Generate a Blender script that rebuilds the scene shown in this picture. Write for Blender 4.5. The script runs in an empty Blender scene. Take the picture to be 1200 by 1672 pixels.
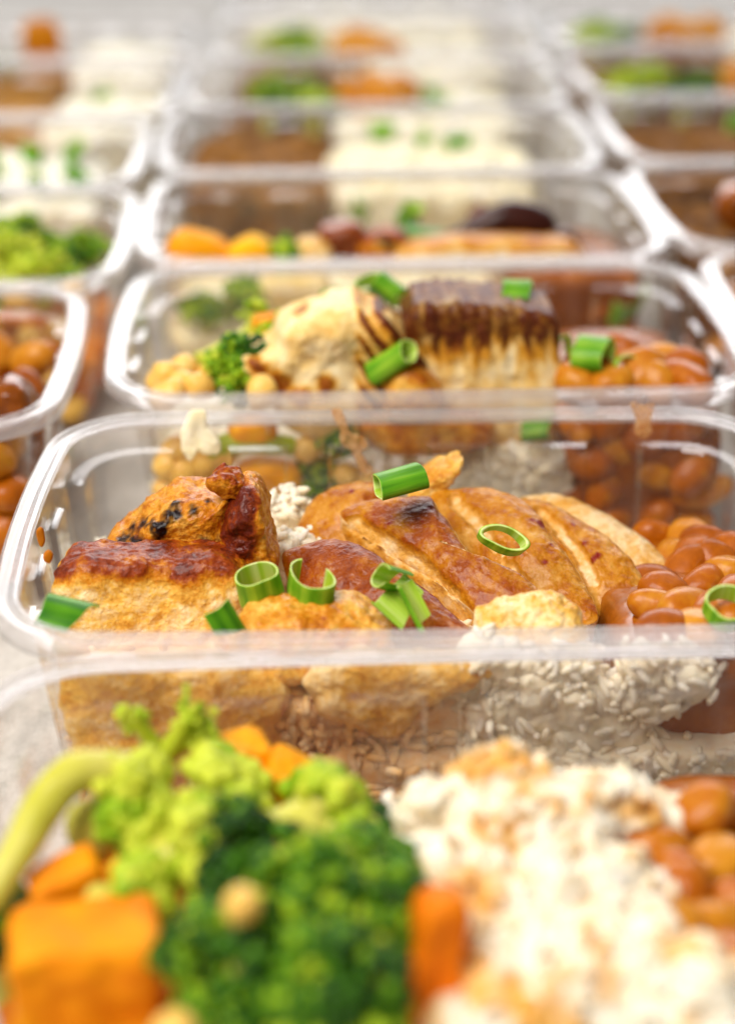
import bpy, math, random
import numpy as np
from mathutils import Vector, Matrix, Quaternion

# ------------------------------------------------------------------ camera, world, lights, exposure
S = bpy.context.scene
COL = S.collection
MM = 0.001
FPX = 2829.0                                    # focal length in pixels of the 1200 px wide photograph
PITCH = math.atan(1326 / FPX)
YAW = math.radians(2.4)
CAM = np.array([0.0, 0.0, 216.0])               # millimetres
FWD = np.array([math.sin(YAW) * math.cos(PITCH), math.cos(YAW) * math.cos(PITCH), -math.sin(PITCH)])
RGT = np.array([math.cos(YAW), -math.sin(YAW), 0.0])
UPV = np.cross(RGT, FWD)

cd = bpy.data.cameras.new('camera')
cam = bpy.data.objects.new('camera', cd)
COL.objects.link(cam)
cam.matrix_world = Matrix(((RGT[0], UPV[0], -FWD[0], CAM[0] * MM), (RGT[1], UPV[1], -FWD[1], CAM[1] * MM),
                           (RGT[2], UPV[2], -FWD[2], CAM[2] * MM), (0, 0, 0, 1)))
cd.sensor_fit = 'HORIZONTAL'
cd.sensor_width = 24.0
cd.lens = FPX / 1200 * 24.0
cd.clip_start = 0.005
cd.clip_end = 50
cd.dof.use_dof = True
cd.dof.focus_distance = 0.38
cd.dof.aperture_fstop = 5.7
S.camera = cam

W = bpy.data.worlds.new('World')
S.world = W
W.use_nodes = True
W.node_tree.nodes['Background'].inputs[0].default_value = (0.97, 0.97, 1.0, 1)
W.node_tree.nodes['Background'].inputs[1].default_value = 0.15


def area(name, loc, target, sx, sy, power, color):
    l = bpy.data.lights.new(name, 'AREA')
    l.shape = 'RECTANGLE'
    l.size, l.size_y = sx, sy
    l.energy = power
    l.color = color
    o = bpy.data.objects.new(name, l)
    COL.objects.link(o)
    o.location = loc
    o.rotation_euler = (Vector(target) - Vector(loc)).to_track_quat('-Z', 'Y').to_euler()


area('window_light', (0.3, 3.2, 1.25), (0, 0.5, 0), 2.8, 1.2, 50, (1.0, 0.99, 1.0))
area('softbox_light', (-0.5, -0.08, 1.2), (0.05, 0.45, 0), 0.9, 0.9, 25.5, (1.0, 0.95, 0.88))
S.view_settings.view_transform = 'Standard'
S.view_settings.look = 'None'
S.view_settings.exposure = 0.17
S.view_settings.gamma = 1.0
S.render.engine = 'CYCLES'
S.cycles.use_denoising = True
S.cycles.transparent_max_bounces = 64
S.cycles.max_bounces = 10
S.cycles.diffuse_bounces = 4
S.cycles.glossy_bounces = 4
S.cycles.sample_clamp_indirect = 6

# ------------------------------------------------------------------ small maths helpers (millimetres)
rng = np.random.default_rng(7)
random.seed(7)


def at(u, v, y):
    """world point (mm) on the plane Y = y that the photograph shows at pixel u, v"""
    d = FWD + RGT * (u - 600) / FPX - UPV * (v - 836) / FPX
    return CAM + d * (y / d[1])


def hsh(i, seed):
    with np.errstate(over='ignore'):
        n = (i[..., 0] * 374761393 + i[..., 1] * 668265263 + i[..., 2] * 1274126177 + seed * 974634777) & 0xFFFFFFFF
        n = ((n ^ (n >> 13)) * 1274126177) & 0xFFFFFFFF
        n = ((n ^ (n >> 16)) * 2246822519) & 0xFFFFFFFF
    return ((n ^ (n >> 15)) & 0xFFFFFF) / float(0xFFFFFF)


def vnoise(P, wl, seed=0, octs=1):
    """value noise in -1..1, wavelength wl in mm"""
    P = np.asarray(P, float) / wl
    out = np.zeros(len(P))
    amp, tot = 1.0, 0.0
    for o in range(octs):
        i = np.floor(P).astype(np.int64)
        f = P - i
        f = f * f * (3 - 2 * f)
        acc = 0
        for dx in (0, 1):
            for dy in (0, 1):
                for dz in (0, 1):
                    wt = (f[:, 0] if dx else 1 - f[:, 0]) * (f[:, 1] if dy else 1 - f[:, 1]) * (f[:, 2] if dz else 1 - f[:, 2])
                    acc = acc + wt * hsh(i + np.array([dx, dy, dz]), seed + o)
        out += amp * (acc * 2 - 1)
        tot += amp
        amp *= 0.5
        P = P * 2.03
    return out / tot


def worley(P, wl, seed=0):
    P = np.asarray(P, float) / wl
    i = np.floor(P).astype(np.int64)
    best = np.full(len(P), 9.0)
    for dx in (-1, 0, 1):
        for dy in (-1, 0, 1):
            for dz in (-1, 0, 1):
                c = i + np.array([dx, dy, dz])
                q = c + np.stack([hsh(c, seed), hsh(c, seed + 11), hsh(c, seed + 23)], 1)
                best = np.minimum(best, ((P - q) ** 2).sum(1))
    return np.sqrt(best)


def sstep(a, b, x):
    t = np.clip((x - a) / (b - a), 0, 1)
    return t * t * (3 - 2 * t)


def normals(V, F):
    V = np.asarray(V)
    N = np.zeros_like(V)
    n = np.cross(V[F[:, 2]] - V[F[:, 0]], V[F[:, -1]] - V[F[:, 1]])
    for k in range(F.shape[1]):
        np.add.at(N, F[:, k], n)
    return N / (np.linalg.norm(N, axis=1)[:, None] + 1e-9)


def smooth_curve(pts, n, closed=False):
    pts = np.asarray(pts, float)
    m = len(pts)
    out = []
    segs = m if closed else m - 1
    for t in np.linspace(0, segs, n, endpoint=not closed):
        k = min(int(t), segs - 1)
        f = t - k
        if closed:
            p0, p1, p2, p3 = (pts[(k + j) % m] for j in (-1, 0, 1, 2))
        else:
            p0, p1, p2, p3 = (pts[min(max(k + j, 0), m - 1)] for j in (-1, 0, 1, 2))
        out.append(0.5 * ((2 * p1) + (p2 - p0) * f + (2 * p0 - 5 * p1 + 4 * p2 - p3) * f ** 2 + (3 * p1 - p0 - 3 * p2 + p3) * f ** 3))
    return np.array(out)


def rot(rx=0, ry=0, rz=0):
    return np.array(Matrix.Rotation(math.radians(rz), 3, 'Z') @ Matrix.Rotation(math.radians(ry), 3, 'Y') @ Matrix.Rotation(math.radians(rx), 3, 'X'))


# ------------------------------------------------------------------ meshes and objects
def mesh(name, V, F, mat, attrs=None, smooth=True):
    """V in mm; F an (n,3) or (n,4) array, or a list of such arrays"""
    me = bpy.data.meshes.new(name)
    faces = []
    for f in (F if isinstance(F, list) else [F]):
        faces += np.asarray(f).tolist()
    me.from_pydata((np.asarray(V) * MM).tolist(), [], faces)
    me.polygons.foreach_set('use_smooth', [smooth] * len(me.polygons))
    for k, a in (attrs or {}).items():
        at_ = me.attributes.new(k, 'FLOAT', 'POINT')
        at_.data.foreach_set('value', np.asarray(a, np.float32))
    me.materials.append(mat)
    me.update()
    return me


def link(name, data, loc=(0, 0, 0), R=None, parent=None):
    o = bpy.data.objects.new(name, data)
    COL.objects.link(o)
    o.location = [float(c) * MM for c in loc]
    if R is not None:
        o.rotation_euler = Matrix(np.asarray(R).tolist()).to_euler()
    if parent is not None:
        o.parent = parent
    return o


def tag(o, label, cat, group=None, kind=None):
    o['label'] = label
    o['category'] = cat
    if group:
        o['group'] = group
    if kind:
        o['kind'] = kind
    return o


def put(name, V, F, mat, label, cat, attrs=None, group=None, kind=None, smooth=True):
    """a one-mesh thing given in world mm; its origin goes to the middle of its base"""
    V = np.asarray(V)
    c = np.array([V[:, 0].mean(), V[:, 1].mean(), V[:, 2].min()])
    return tag(link(name, mesh(name, V - c, F, mat, attrs, smooth), c), label, cat, group, kind)


def copy_tree(o, loc, R=None, scale=1.0, parent=None):
    c = o.copy()
    COL.objects.link(c)
    if parent is not None:
        c.parent = parent
    else:
        c.location = [float(k) * MM for k in loc]
        if R is not None:
            c.rotation_euler = Matrix(np.asarray(R).tolist()).to_euler()
        c.scale = (scale,) * 3
    for ch in [k for k in bpy.data.objects if k.parent == o]:
        copy_tree(ch, None, parent=c)
    return c


_cs = {}


def cube_sphere(n):
    if n in _cs:
        return _cs[n]
    g = np.tan(np.linspace(-1, 1, n + 1) * math.pi / 4)
    a, b = np.meshgrid(g, g, indexing='ij')
    o = np.ones_like(a)
    pts, fs, base = [], [], 0
    idx = np.arange((n + 1) ** 2).reshape(n + 1, n + 1)
    q = np.stack([idx[:-1, :-1], idx[1:, :-1], idx[1:, 1:], idx[:-1, 1:]], -1).reshape(-1, 4)
    for (p, flip) in (((o, a, b), 0), ((-o, a, b), 1), ((a, o, b), 1), ((a, -o, b), 0), ((a, b, o), 0), ((a, b, -o), 1)):
        pts.append(np.stack(p, -1).reshape(-1, 3))
        fs.append((q[:, ::-1] if flip else q) + base)
        base += (n + 1) ** 2
    pts, fs = np.concatenate(pts), np.concatenate(fs)
    _, first, inv = np.unique(np.round(pts, 5), axis=0, return_index=True, return_inverse=True)
    _cs[n] = (pts[first], inv.reshape(-1)[fs])
    return _cs[n]


def rbox(size, n=30, p=6.0, noise=(), taper=0.0, ridge=None):
    """rounded box or ellipsoid (p=2) around the origin; noise = [(amplitude, wavelength, octaves), ...] in mm"""
    D, F = cube_sphere(n)
    V = D / ((np.abs(D) ** p).sum(1) ** (1 / p))[:, None] * (np.asarray(size) / 2)
    if taper:
        V[:, :2] *= (1 - taper * V[:, 2:3] / size[2])
    return rough(V, F, noise), F


_seed = [100]


def rough(V, F, noise):
    for amp, wl, oc in noise:
        _seed[0] += 17
        V = V + normals(V, F) * (amp * vnoise(V + 500, wl, _seed[0], oc))[:, None]
    return V


def shells(e, k):
    """(scale, height) steps from the middle of a face to its outline, evenly spread over the face"""
    s = list(np.linspace(0.03, 0.93, int(k * 0.75))) + [math.cos(a) ** e for a in np.linspace(math.acos(0.955 ** (1 / e)), 0, max(5, k // 4))]
    return [(q, math.sqrt(max(0.0, 1 - q ** (2 / e)))) for q in s]


def pillow(px, y, depth, n=96, k=22, e=0.55, lean=0.0, noise=()):
    """solid with the outline px (photograph pixels) standing at distance y, rounded to +-depth"""
    O = smooth_curve([at(u, v, y) for u, v in px], n, True)
    c = O.mean(0)
    rows = []
    sh = shells(e, k)
    for q, h, sg in [(q, h, -1) for q, h in sh] + [(q, h, 1) for q, h in sh[::-1][1:]]:
        R = c + (O - c) * q
        R[:, 1] = y + sg * depth * h ** (e + (0.25 if e > 0.3 else 0.02))
        rows.append(R)
    V = np.concatenate(rows + [[c + [0, -depth, 0]], [c + [0, depth, 0]]])
    V[:, 1] += (V[:, 2] - c[2]) * lean
    m = len(rows)
    i = np.arange(n)
    j = (i + 1) % n
    Q = np.concatenate([np.stack([r * n + i, r * n + j, (r + 1) * n + j, (r + 1) * n + i], 1) for r in range(m - 1)])
    T0 = np.stack([np.full(n, m * n), j, i, i], 1)
    T1 = np.stack([np.full(n, m * n + 1), (m - 1) * n + i, (m - 1) * n + j, (m - 1) * n + j], 1)
    Fq = np.concatenate([Q, T0, T1])
    if (np.cross(V[Q[:, 2]] - V[Q[:, 0]], V[Q[:, 3]] - V[Q[:, 1]]) * (V[Q[:, 0]] - c)).sum() < 0:
        Fq = Fq[:, ::-1]
    V = rough(V, Fq, noise)
    return V, [np.concatenate([Fq[:len(Q)]]), np.array([[f for f in dict.fromkeys(q)] for q in Fq[len(Q):].tolist()])], Fq


def loft(P, w, t, tilt=0.0, p=3.0, nu=110, nv=72, noise=(), side=None, ends=4.0, taper=(1, 1, 1)):
    """bar whose upper surface follows the world points P; returns V, F, height-round-the-section (-1..1), side (-1..1)"""
    C = smooth_curve(P, nu)
    T = np.gradient(C, axis=0)
    T /= np.linalg.norm(T, axis=1)[:, None]
    up = np.array([0, 0, 1.0])
    V, top, sd = [], [], []
    ph = np.linspace(0, 2 * math.pi, nv, endpoint=False)
    for k in range(nu):
        s = k / (nu - 1)
        e = max(1e-3, 1 - abs(2 * s - 1) ** ends) ** (1 / ends)
        e *= np.interp(s, np.linspace(0, 1, len(taper)), taper)
        Sv = np.cross(T[k], up) if side is None else np.asarray(side, float) - T[k] * np.dot(side, T[k])
        Sv /= np.linalg.norm(Sv)
        Nv = np.cross(Sv, T[k])
        a = math.radians(tilt)
        Sv, Nv = Sv * math.cos(a) + Nv * math.sin(a), Nv * math.cos(a) - Sv * math.sin(a)
        cs = np.sign(np.cos(ph)) * np.abs(np.cos(ph)) ** (2 / p)
        sn = np.sign(np.sin(ph)) * np.abs(np.sin(ph)) ** (2 / p)
        V.append(C[k] - Nv * t / 2 + np.outer(cs * w / 2 * e, Sv) + np.outer(sn * t / 2 * e, Nv))
        top.append(sn)
        sd.append(cs)
    V = np.concatenate(V)
    i = np.arange(nv)
    j = (i + 1) % nv
    F = np.concatenate([np.stack([k * nv + i, k * nv + j, (k + 1) * nv + j, (k + 1) * nv + i], 1) for k in range(nu - 1)])
    c = V.mean(0)
    if (np.cross(V[F[:, 2]] - V[F[:, 0]], V[F[:, 3]] - V[F[:, 1]]) * (V[F[:, 0]] - c)).sum() < 0:
        F = F[:, ::-1]
    return rough(V, F, noise), F, np.concatenate(top), np.concatenate(sd)


def tube(P, radii, nu=24, nv=12):
    C = smooth_curve(P, nu)
    r = np.interp(np.linspace(0, 1, nu), np.linspace(0, 1, len(radii)), radii)
    T = np.gradient(C, axis=0)
    T /= np.linalg.norm(T, axis=1)[:, None]
    V = []
    ref = np.array([0.3, 0.9, 0.2])
    ph = np.linspace(0, 2 * math.pi, nv, endpoint=False)
    for k in range(nu):
        a = np.cross(T[k], ref)
        a /= np.linalg.norm(a)
        b = np.cross(T[k], a)
        V.append(C[k] + np.outer(np.cos(ph) * r[k], a) + np.outer(np.sin(ph) * r[k], b))
    V = np.concatenate(V + [[C[0]], [C[-1]]])
    i = np.arange(nv)
    j = (i + 1) % nv
    F = np.concatenate([np.stack([k * nv + i, k * nv + j, (k + 1) * nv + j, (k + 1) * nv + i], 1) for k in range(nu - 1)])
    E = np.concatenate([np.stack([np.full(nv, nu * nv), j, i, i], 1), np.stack([np.full(nv, nu * nv + 1), (nu - 1) * nv + i, (nu - 1) * nv + j, (nu - 1) * nv + j], 1)])
    return V, np.concatenate([F, E])


def join(parts):
    Vs, Fs, b = [], [], 0
    for V, F in parts:
        Vs.append(V)
        Fs.append(F + b)
        b += len(V)
    return np.concatenate(Vs), np.concatenate(Fs)


def clean(F):
    """quads with a doubled corner become triangles"""
    d = (F[:, 2] == F[:, 3]) | (F[:, 0] == F[:, 1])
    return [F[~d], np.array([list(dict.fromkeys(q)) for q in F[d].tolist()])] if d.any() else [F]


# ------------------------------------------------------------------ materials
def lin(r, g, b):
    f = lambda c: (c / 255 / 12.92) if c / 255 <= 0.04045 else ((c / 255 + 0.055) / 1.055) ** 2.4
    return (f(r), f(g), f(b), 1)


class NT:
    def __init__(self, name):
        self.m = bpy.data.materials.new(name)
        self.m.use_nodes = True
        self.t = self.m.node_tree
        self.t.nodes.clear()
        self.out = self.n('ShaderNodeOutputMaterial')

    def n(self, ty, **kw):
        x = self.t.nodes.new(ty)
        for k, v in kw.items():
            setattr(x, k, v)
        return x

    def l(self, a, b):
        self.t.links.new(a, b)

    def set(self, sock, v):
        if hasattr(v, 'is_linked'):
            self.l(v, sock)
        else:
            sock.default_value = v

    def math(self, op, a, b=0.0, clamp=False):
        x = self.n('ShaderNodeMath', operation=op, use_clamp=clamp)
        self.set(x.inputs[0], a)
        self.set(x.inputs[1], b)
        return x.outputs[0]

    def attr(self, name):
        return self.n('ShaderNodeAttribute', attribute_name=name).outputs['Fac']

    def coord(self, stretch=(1, 1, 1)):
        c = self.n('ShaderNodeTexCoord').outputs['Object']
        mp = self.n('ShaderNodeMapping')
        self.l(c, mp.inputs[0])
        mp.inputs['Scale'].default_value = stretch
        return mp.outputs[0]

    def noise(self, scale, detail=3, stretch=(1, 1, 1), rough=0.55):
        x = self.n('ShaderNodeTexNoise')
        self.l(self.coord(stretch), x.inputs['Vector'])
        x.inputs['Scale'].default_value = scale
        x.inputs['Detail'].default_value = detail
        x.inputs['Roughness'].default_value = rough
        return x.outputs['Fac']

    def voro(self, scale):
        x = self.n('ShaderNodeTexVoronoi')
        self.l(self.coord(), x.inputs['Vector'])
        x.inputs['Scale'].default_value = scale
        return x.outputs['Distance']

    def ramp(self, fac, stops):
        r = self.n('ShaderNodeValToRGB')
        self.l(fac, r.inputs[0])
        el = r.color_ramp.elements
        while len(el) < len(stops):
            el.new(0.5)
        for e, (p, c) in zip(el, stops):
            e.position = p
            e.color = c
        return r.outputs[0]

    def mix(self, fac, a, b):
        x = self.n('ShaderNodeMix', data_type='RGBA')
        self.set(x.inputs[0], fac)
        self.set(x.inputs[6], a)
        self.set(x.inputs[7], b)
        return x.outputs[2]

    def bump(self, h, strength, dist):
        b = self.n('ShaderNodeBump')
        b.inputs['Strength'].default_value = strength
        b.inputs['Distance'].default_value = dist
        self.l(h, b.inputs['Height'])
        return b.outputs[0]

    def principled(self, color, rough=0.4, sss=0.0, sss_r=(1, .75, .5), sss_s=0.003, coat=0.0, normal=None, spec=0.2):
        p = self.n('ShaderNodeBsdfPrincipled')
        self.set(p.inputs['Base Color'], color)
        self.set(p.inputs['Roughness'], rough)
        p.inputs['Subsurface Weight'].default_value = sss
        p.inputs['Subsurface Radius'].default_value = sss_r
        p.inputs['Subsurface Scale'].default_value = sss_s
        p.inputs['Coat Weight'].default_value = coat
        p.inputs['Coat Roughness'].default_value = 0.12
        p.inputs['Specular IOR Level'].default_value = spec
        if normal is not None:
            self.l(normal, p.inputs['Normal'])
        return p.outputs[0]

    def done(self, shader):
        self.l(shader, self.out.inputs['Surface'])
        return self.m


def plastic(name, milk, gloss_rough, f0, tint):
    t = NT(name)
    tr = t.n('ShaderNodeBsdfTransparent')
    tr.inputs[0].default_value = tint
    df = t.n('ShaderNodeBsdfDiffuse')
    df.inputs[0].default_value = (0.86, 0.85, 0.86, 1)
    tl = t.n('ShaderNodeBsdfTranslucent')
    tl.inputs[0].default_value = (0.86, 0.85, 0.86, 1)
    mk = t.n('ShaderNodeMixShader')
    mk.inputs[0].default_value = 0.5
    t.l(df.outputs[0], mk.inputs[1])
    t.l(tl.outputs[0], mk.inputs[2])
    m1 = t.n('ShaderNodeMixShader')
    haze = t.math('MULTIPLY', t.noise(90, 4), milk * 0.5)
    streak = t.math('MULTIPLY', t.math('SUBTRACT', t.noise(260, 3, (1, 1, 0.07), 0.7), 0.52, True), milk * 7.0, True)
    if milk < 0.1:
        haze = t.math('ADD', haze, streak)
    haze = t.math('ADD', haze, milk * 0.75, True)
    t.l(haze, m1.inputs[0])
    t.l(tr.outputs[0], m1.inputs[1])
    t.l(mk.outputs[0], m1.inputs[2])
    gl = t.n('ShaderNodeBsdfGlossy')
    gl.inputs[0].default_value = (1, 1, 1, 1)
    gl.inputs['Roughness'].default_value = gloss_rough
    nb = t.bump(t.noise(60, 2), 0.12, 0.002)
    t.l(nb, gl.inputs['Normal'])
    lw = t.n('ShaderNodeLayerWeight')
    lw.inputs[0].default_value = 0.5
    fr = t.math('MULTIPLY', t.math('POWER', lw.outputs['Facing'], 4.0), 0.75)
    fr = t.math('ADD', fr, f0, True)
    m2 = t.n('ShaderNodeMixShader')
    t.l(fr, m2.inputs[0])
    t.l(m1.outputs[0], m2.inputs[1])
    t.l(gl.outputs[0], m2.inputs[2])
    return t.done(m2.outputs[0])


M_CLEAR = plastic('clear_plastic', 0.011, 0.08, 0.022, (0.985, 0.98, 0.975, 1))
M_RIM = plastic('milky_rim_plastic', 0.27, 0.16, 0.045, (0.98, 0.975, 0.98, 1))


def food(name, stops, nscale=250, namt=0.35, rough=0.4, sss=0.12, coat=0.0, bump=0.4, bscale=500, char=None, detail=4, stretch=(1, 1, 1), extra=None, bdist=0.0008, sss_s=0.003, rnd=0.0):
    """fac = attribute 'crust' + noise -> colour ramp; attribute 'char' mixes in the burnt colour; 'sauce' mixes in extra"""
    t = NT(name)
    nz = t.math('ADD', t.math('MULTIPLY', t.noise(nscale, detail, stretch, 0.62), 0.65), t.math('MULTIPLY', t.noise(nscale * 4.5, 2, stretch), 0.35))
    fac = t.math('ADD', t.attr('crust'), t.math('MULTIPLY', t.math('SUBTRACT', nz, 0.5), namt * 3.6), True)
    if rnd:
        fac = t.math('ADD', fac, t.math('MULTIPLY', t.math('SUBTRACT', t.n('ShaderNodeObjectInfo').outputs['Random'], 0.5), rnd), True)
    col = t.ramp(fac, stops)
    if extra:
        sm = t.math('ADD', t.attr('sauce'), t.math('MULTIPLY', t.math('SUBTRACT', t.noise(nscale * 1.3, 3), 0.5), 0.8), True)
        col = t.mix(t.math('MULTIPLY', sm, t.math('GREATER_THAN', t.attr('sauce'), 0.02)), col, extra)
    if char:
        cm = t.math('ADD', t.attr('char'), t.math('MULTIPLY', t.math('SUBTRACT', t.noise(nscale * 2, 4), 0.5), 0.9), True)
        cm = t.math('MULTIPLY', cm, t.math('GREATER_THAN', t.attr('char'), 0.03))
        col = t.mix(cm, col, char)
    b1 = t.bump(t.noise(bscale, 4, stretch), bump, bdist)
    return t.done(t.principled(col, rough, sss, sss_s=sss_s, coat=coat, normal=b1))


M_CHICKEN = food('roast_chicken', [(0, lin(232, 200, 150)), (0.2, lin(216, 160, 74)), (0.45, lin(190, 121, 14)), (0.7, lin(152, 71, 4)), (1, lin(104, 30, 6))],
                 nscale=150, namt=0.3, rough=0.36, sss=0.1, coat=0.2, bump=0.8, bscale=480, char=lin(128, 22, 10), bdist=0.0012)
M_CRISP = food('browned_chicken_chunk', [(0, lin(246, 220, 168)), (0.26, lin(234, 182, 80)), (0.52, lin(204, 127, 14)), (0.78, lin(146, 58, 4)), (1, lin(92, 24, 4))],
               nscale=230, namt=0.34, rough=0.42, sss=0.1, coat=0.2, bump=1.0, bscale=420, char=lin(24, 8, 10), bdist=0.0012)
M_HALLOUMI = food('grilled_halloumi', [(0, lin(252, 233, 190)), (0.3, lin(244, 206, 128)), (0.55, lin(216, 153, 44)), (0.82, lin(150, 78, 16)), (1, lin(96, 41, 8))],
                  nscale=260, namt=0.22, rough=0.45, sss=0.1, bump=0.6, bscale=350, char=lin(84, 34, 12))
M_RICE = food('rice', [(0, lin(238, 214, 168)), (0.5, lin(250, 236, 208)), (1, lin(255, 249, 236))], nscale=300, namt=0.2, rough=0.4, sss=0.35, bump=0.15, extra=lin(228, 160, 40))
M_MASH = food('creamy_rice', [(0, lin(238, 204, 118)), (0.5, lin(250, 238, 198)), (1, lin(255, 251, 236))], nscale=120, namt=0.3, rough=0.7, sss=0.15, bump=0.5, bscale=200)
M_BEAN = food('sauced_bean', [(0, lin(124, 52, 0)), (0.5, lin(174, 91, 0)), (1, lin(210, 145, 34))], nscale=120, namt=0.34, rough=0.45, sss=0.08, coat=0.22, bump=0.35, bscale=330, rnd=0.5)
M_SAUCE = food('bean_sauce', [(0, lin(108, 50, 2)), (0.5, lin(158, 84, 8)), (1, lin(194, 125, 40))], nscale=130, namt=0.3, rough=0.25, sss=0.1, coat=0.3, bump=0.4, bscale=250)
M_CHICKPEA = food('chickpea', [(0, lin(222, 156, 54)), (0.5, lin(240, 194, 98)), (1, lin(250, 222, 150))], nscale=120, namt=0.3, rough=0.35, sss=0.15, coat=0.15, bump=0.2)
M_CARROT = food('cooked_carrot', [(0, lin(222, 110, 0)), (0.5, lin(242, 153, 0)), (1, lin(252, 192, 4))], nscale=90, namt=0.26, rough=0.6, sss=0.05, coat=0.0, rnd=0.4, bump=0.2, bscale=300)
M_SQUASH = food('roast_squash', [(0, lin(136, 65, 0)), (0.5, lin(188, 108, 0)), (1, lin(226, 158, 10))], nscale=90, namt=0.35, rough=0.6, sss=0.05, bump=0.3, bscale=250, rnd=0.4)
M_MINCE = food('mince_stew', [(0, lin(80, 45, 6)), (0.5, lin(142, 91, 16)), (1, lin(194, 138, 44))], nscale=160, namt=0.4, rough=0.75, sss=0.02, coat=0.0, bump=0.6, bscale=250)
M_MUSH = food('fried_mushroom', [(0, lin(36, 12, 8)), (0.5, lin(74, 28, 12)), (1, lin(146, 70, 20))], nscale=120, namt=0.3, rough=0.35, coat=0.2, bump=0.3)
M_CROWN = food('broccoli_buds', [(0, lin(22, 58, 2)), (0.35, lin(66, 118, 6)), (0.65, lin(146, 180, 18)), (1, lin(202, 210, 60))], nscale=220, namt=0.24, rough=0.5, sss=0.05, coat=0.05, bump=0.3)
M_STALK = food('broccoli_stalk', [(0, lin(160, 184, 14)), (0.5, lin(194, 190, 64)), (1, lin(224, 214, 120))], nscale=120, namt=0.26, rough=0.4, sss=0.12, coat=0.1, bump=0.2)
def smear_mat():
    t = NT('dried_sauce_smear')
    n1 = t.noise(420, 4, rough=0.7)
    n2 = t.noise(1500, 3, rough=0.7)
    col = t.ramp(n1, [(0.35, lin(206, 128, 50)), (0.5, lin(226, 172, 108)), (0.7, lin(240, 206, 160))])
    a = t.math('ADD', t.math('MULTIPLY', n1, 0.6), t.math('MULTIPLY', n2, 0.6))
    a = t.math('MULTIPLY', t.math('SUBTRACT', t.math('ADD', a, t.math('MULTIPLY', t.attr('crust'), 0.5)), 0.62), 5.0, True)
    tr = t.n('ShaderNodeBsdfTransparent')
    mx = t.n('ShaderNodeMixShader')
    t.l(t.math('MULTIPLY', a, 0.6), mx.inputs[0])
    t.l(tr.outputs[0], mx.inputs[1])
    t.l(t.principled(col, 0.4, normal=t.bump(n2, 0.5, 0.0006)), mx.inputs[2])
    return t.done(mx.outputs[0])


M_SMEAR = smear_mat()


def onion_mat():
    t = NT('spring_onion_green')
    streak = t.noise(700, 2, (1, 1, 0.06))
    fac = t.math('ADD', t.attr('crust'), t.math('MULTIPLY', t.math('SUBTRACT', streak, 0.5), 0.55), True)
    col = t.ramp(fac, [(0, lin(44, 104, 8)), (0.3, lin(92, 152, 20)), (0.62, lin(166, 200, 56)), (1, lin(220, 230, 160))])
    b = t.bump(streak, 0.35, 0.0005)
    p = t.principled(col, 0.42, 0.15, sss_r=(.5, 1, .2), sss_s=0.002, coat=0.1, normal=b)
    return t.done(p)


M_ONION = onion_mat()


def table_mat():
    t = NT('pale_stone_tabletop')
    a = t.noise(26, 6, rough=0.7)
    b = t.noise(190, 4, (1, 0.5, 1), 0.7)
    f = t.math('ADD', t.math('MULTIPLY', a, 0.5), t.math('MULTIPLY', b, 0.5))
    col = t.ramp(f, [(0.34, lin(164, 160, 154)), (0.5, lin(196, 192, 186)), (0.66, lin(216, 213, 208))])
    return t.done(t.principled(col, 0.85, spec=0.1, normal=t.bump(b, 0.3, 0.001)))


# ------------------------------------------------------------------ the tabletop
tw = link('tabletop', mesh('tabletop', np.array([[-3000, -1000, 0], [3000, -1000, 0], [3000, 2600, 0], [-3000, 2600, 0],
                                                 [-3000, -1000, -30], [3000, -1000, -30], [3000, 2600, -30], [-3000, 2600, -30]], float),
                           np.array([[0, 1, 2, 3], [7, 6, 5, 4], [0, 4, 5, 1], [1, 5, 6, 2], [2, 6, 7, 3], [3, 7, 4, 0]]), table_mat(), smooth=False))
tw['kind'] = 'structure'
tw['label'] = 'pale grey mottled stone tabletop under the containers'

# ------------------------------------------------------------------ the plastic container (rim, wall, base)
LX, LY, H, RC = 176.0, 119.0, 55.0, 24.0


def outline_params():
    """(kind, value, inset mask) round the container, counter-clockwise from the front left"""
    def side(half, panels, corner):
        ev = [(-half, 1), (-corner - 0.5, 1), (-corner + 0.5, 0)]
        for c, w in panels:
            ev += [(c - w / 2 - 0.5, 0), (c - w / 2 + 0.5, 1), (c, 1), (c + w / 2 - 0.5, 1), (c + w / 2 + 0.5, 0)]
        return ev + [(corner - 0.5, 0), (corner + 0.5, 1)]
    sx = side(LX / 2 - RC, [(-37.5, 14), (-12.5, 14), (12.5, 14), (37.5, 14)], 58)
    sy = side(LY / 2 - RC, [(-12, 12), (12, 12)], 30)
    out = []
    for k in range(4):
        out += [('s', k, x, m) for x, m in (sx if k % 2 == 0 else sy)]
        out += [('c', k, a, 1) for a in np.linspace(0, 90, 15)[:-1]]
    return out


PARAMS = outline_params()


def ring(o, om=None, z=0.0, zm=None):
    """outline at inward offset o where the wall is plain, om where a panel is set in"""
    om = o if om is None else om
    zm = z if zm is None else zm
    pts = []
    for kind, k, x, m in PARAMS:
        d = om if m else o
        if m and kind == 's' and k % 2 and abs(x) < 25:
            d = o + (om - o) * 0.45
        zz = zm if m else z
        hx, hy = LX / 2, LY / 2
        if kind == 's':
            half = (hx if k % 2 == 0 else hy) - RC
            bow = (0.7 if k % 2 == 0 else 1.4) * (1 - (x / half) ** 2)
            q = np.array([x, -((hy if k % 2 == 0 else hx) - d + bow)])
        else:
            a = math.radians(x - 90)
            c = np.array([(hx if k % 2 == 0 else hy) - RC, -((hy if k % 2 == 0 else hx) - RC)])
            r = max(RC - d, 3.0)
            q = c + r * np.array([math.cos(a), math.sin(a)])
        for _ in range(k):
            q = np.array([-q[1], q[0]])
        pts.append([q[0], q[1], zz])
    return np.array(pts)


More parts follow.
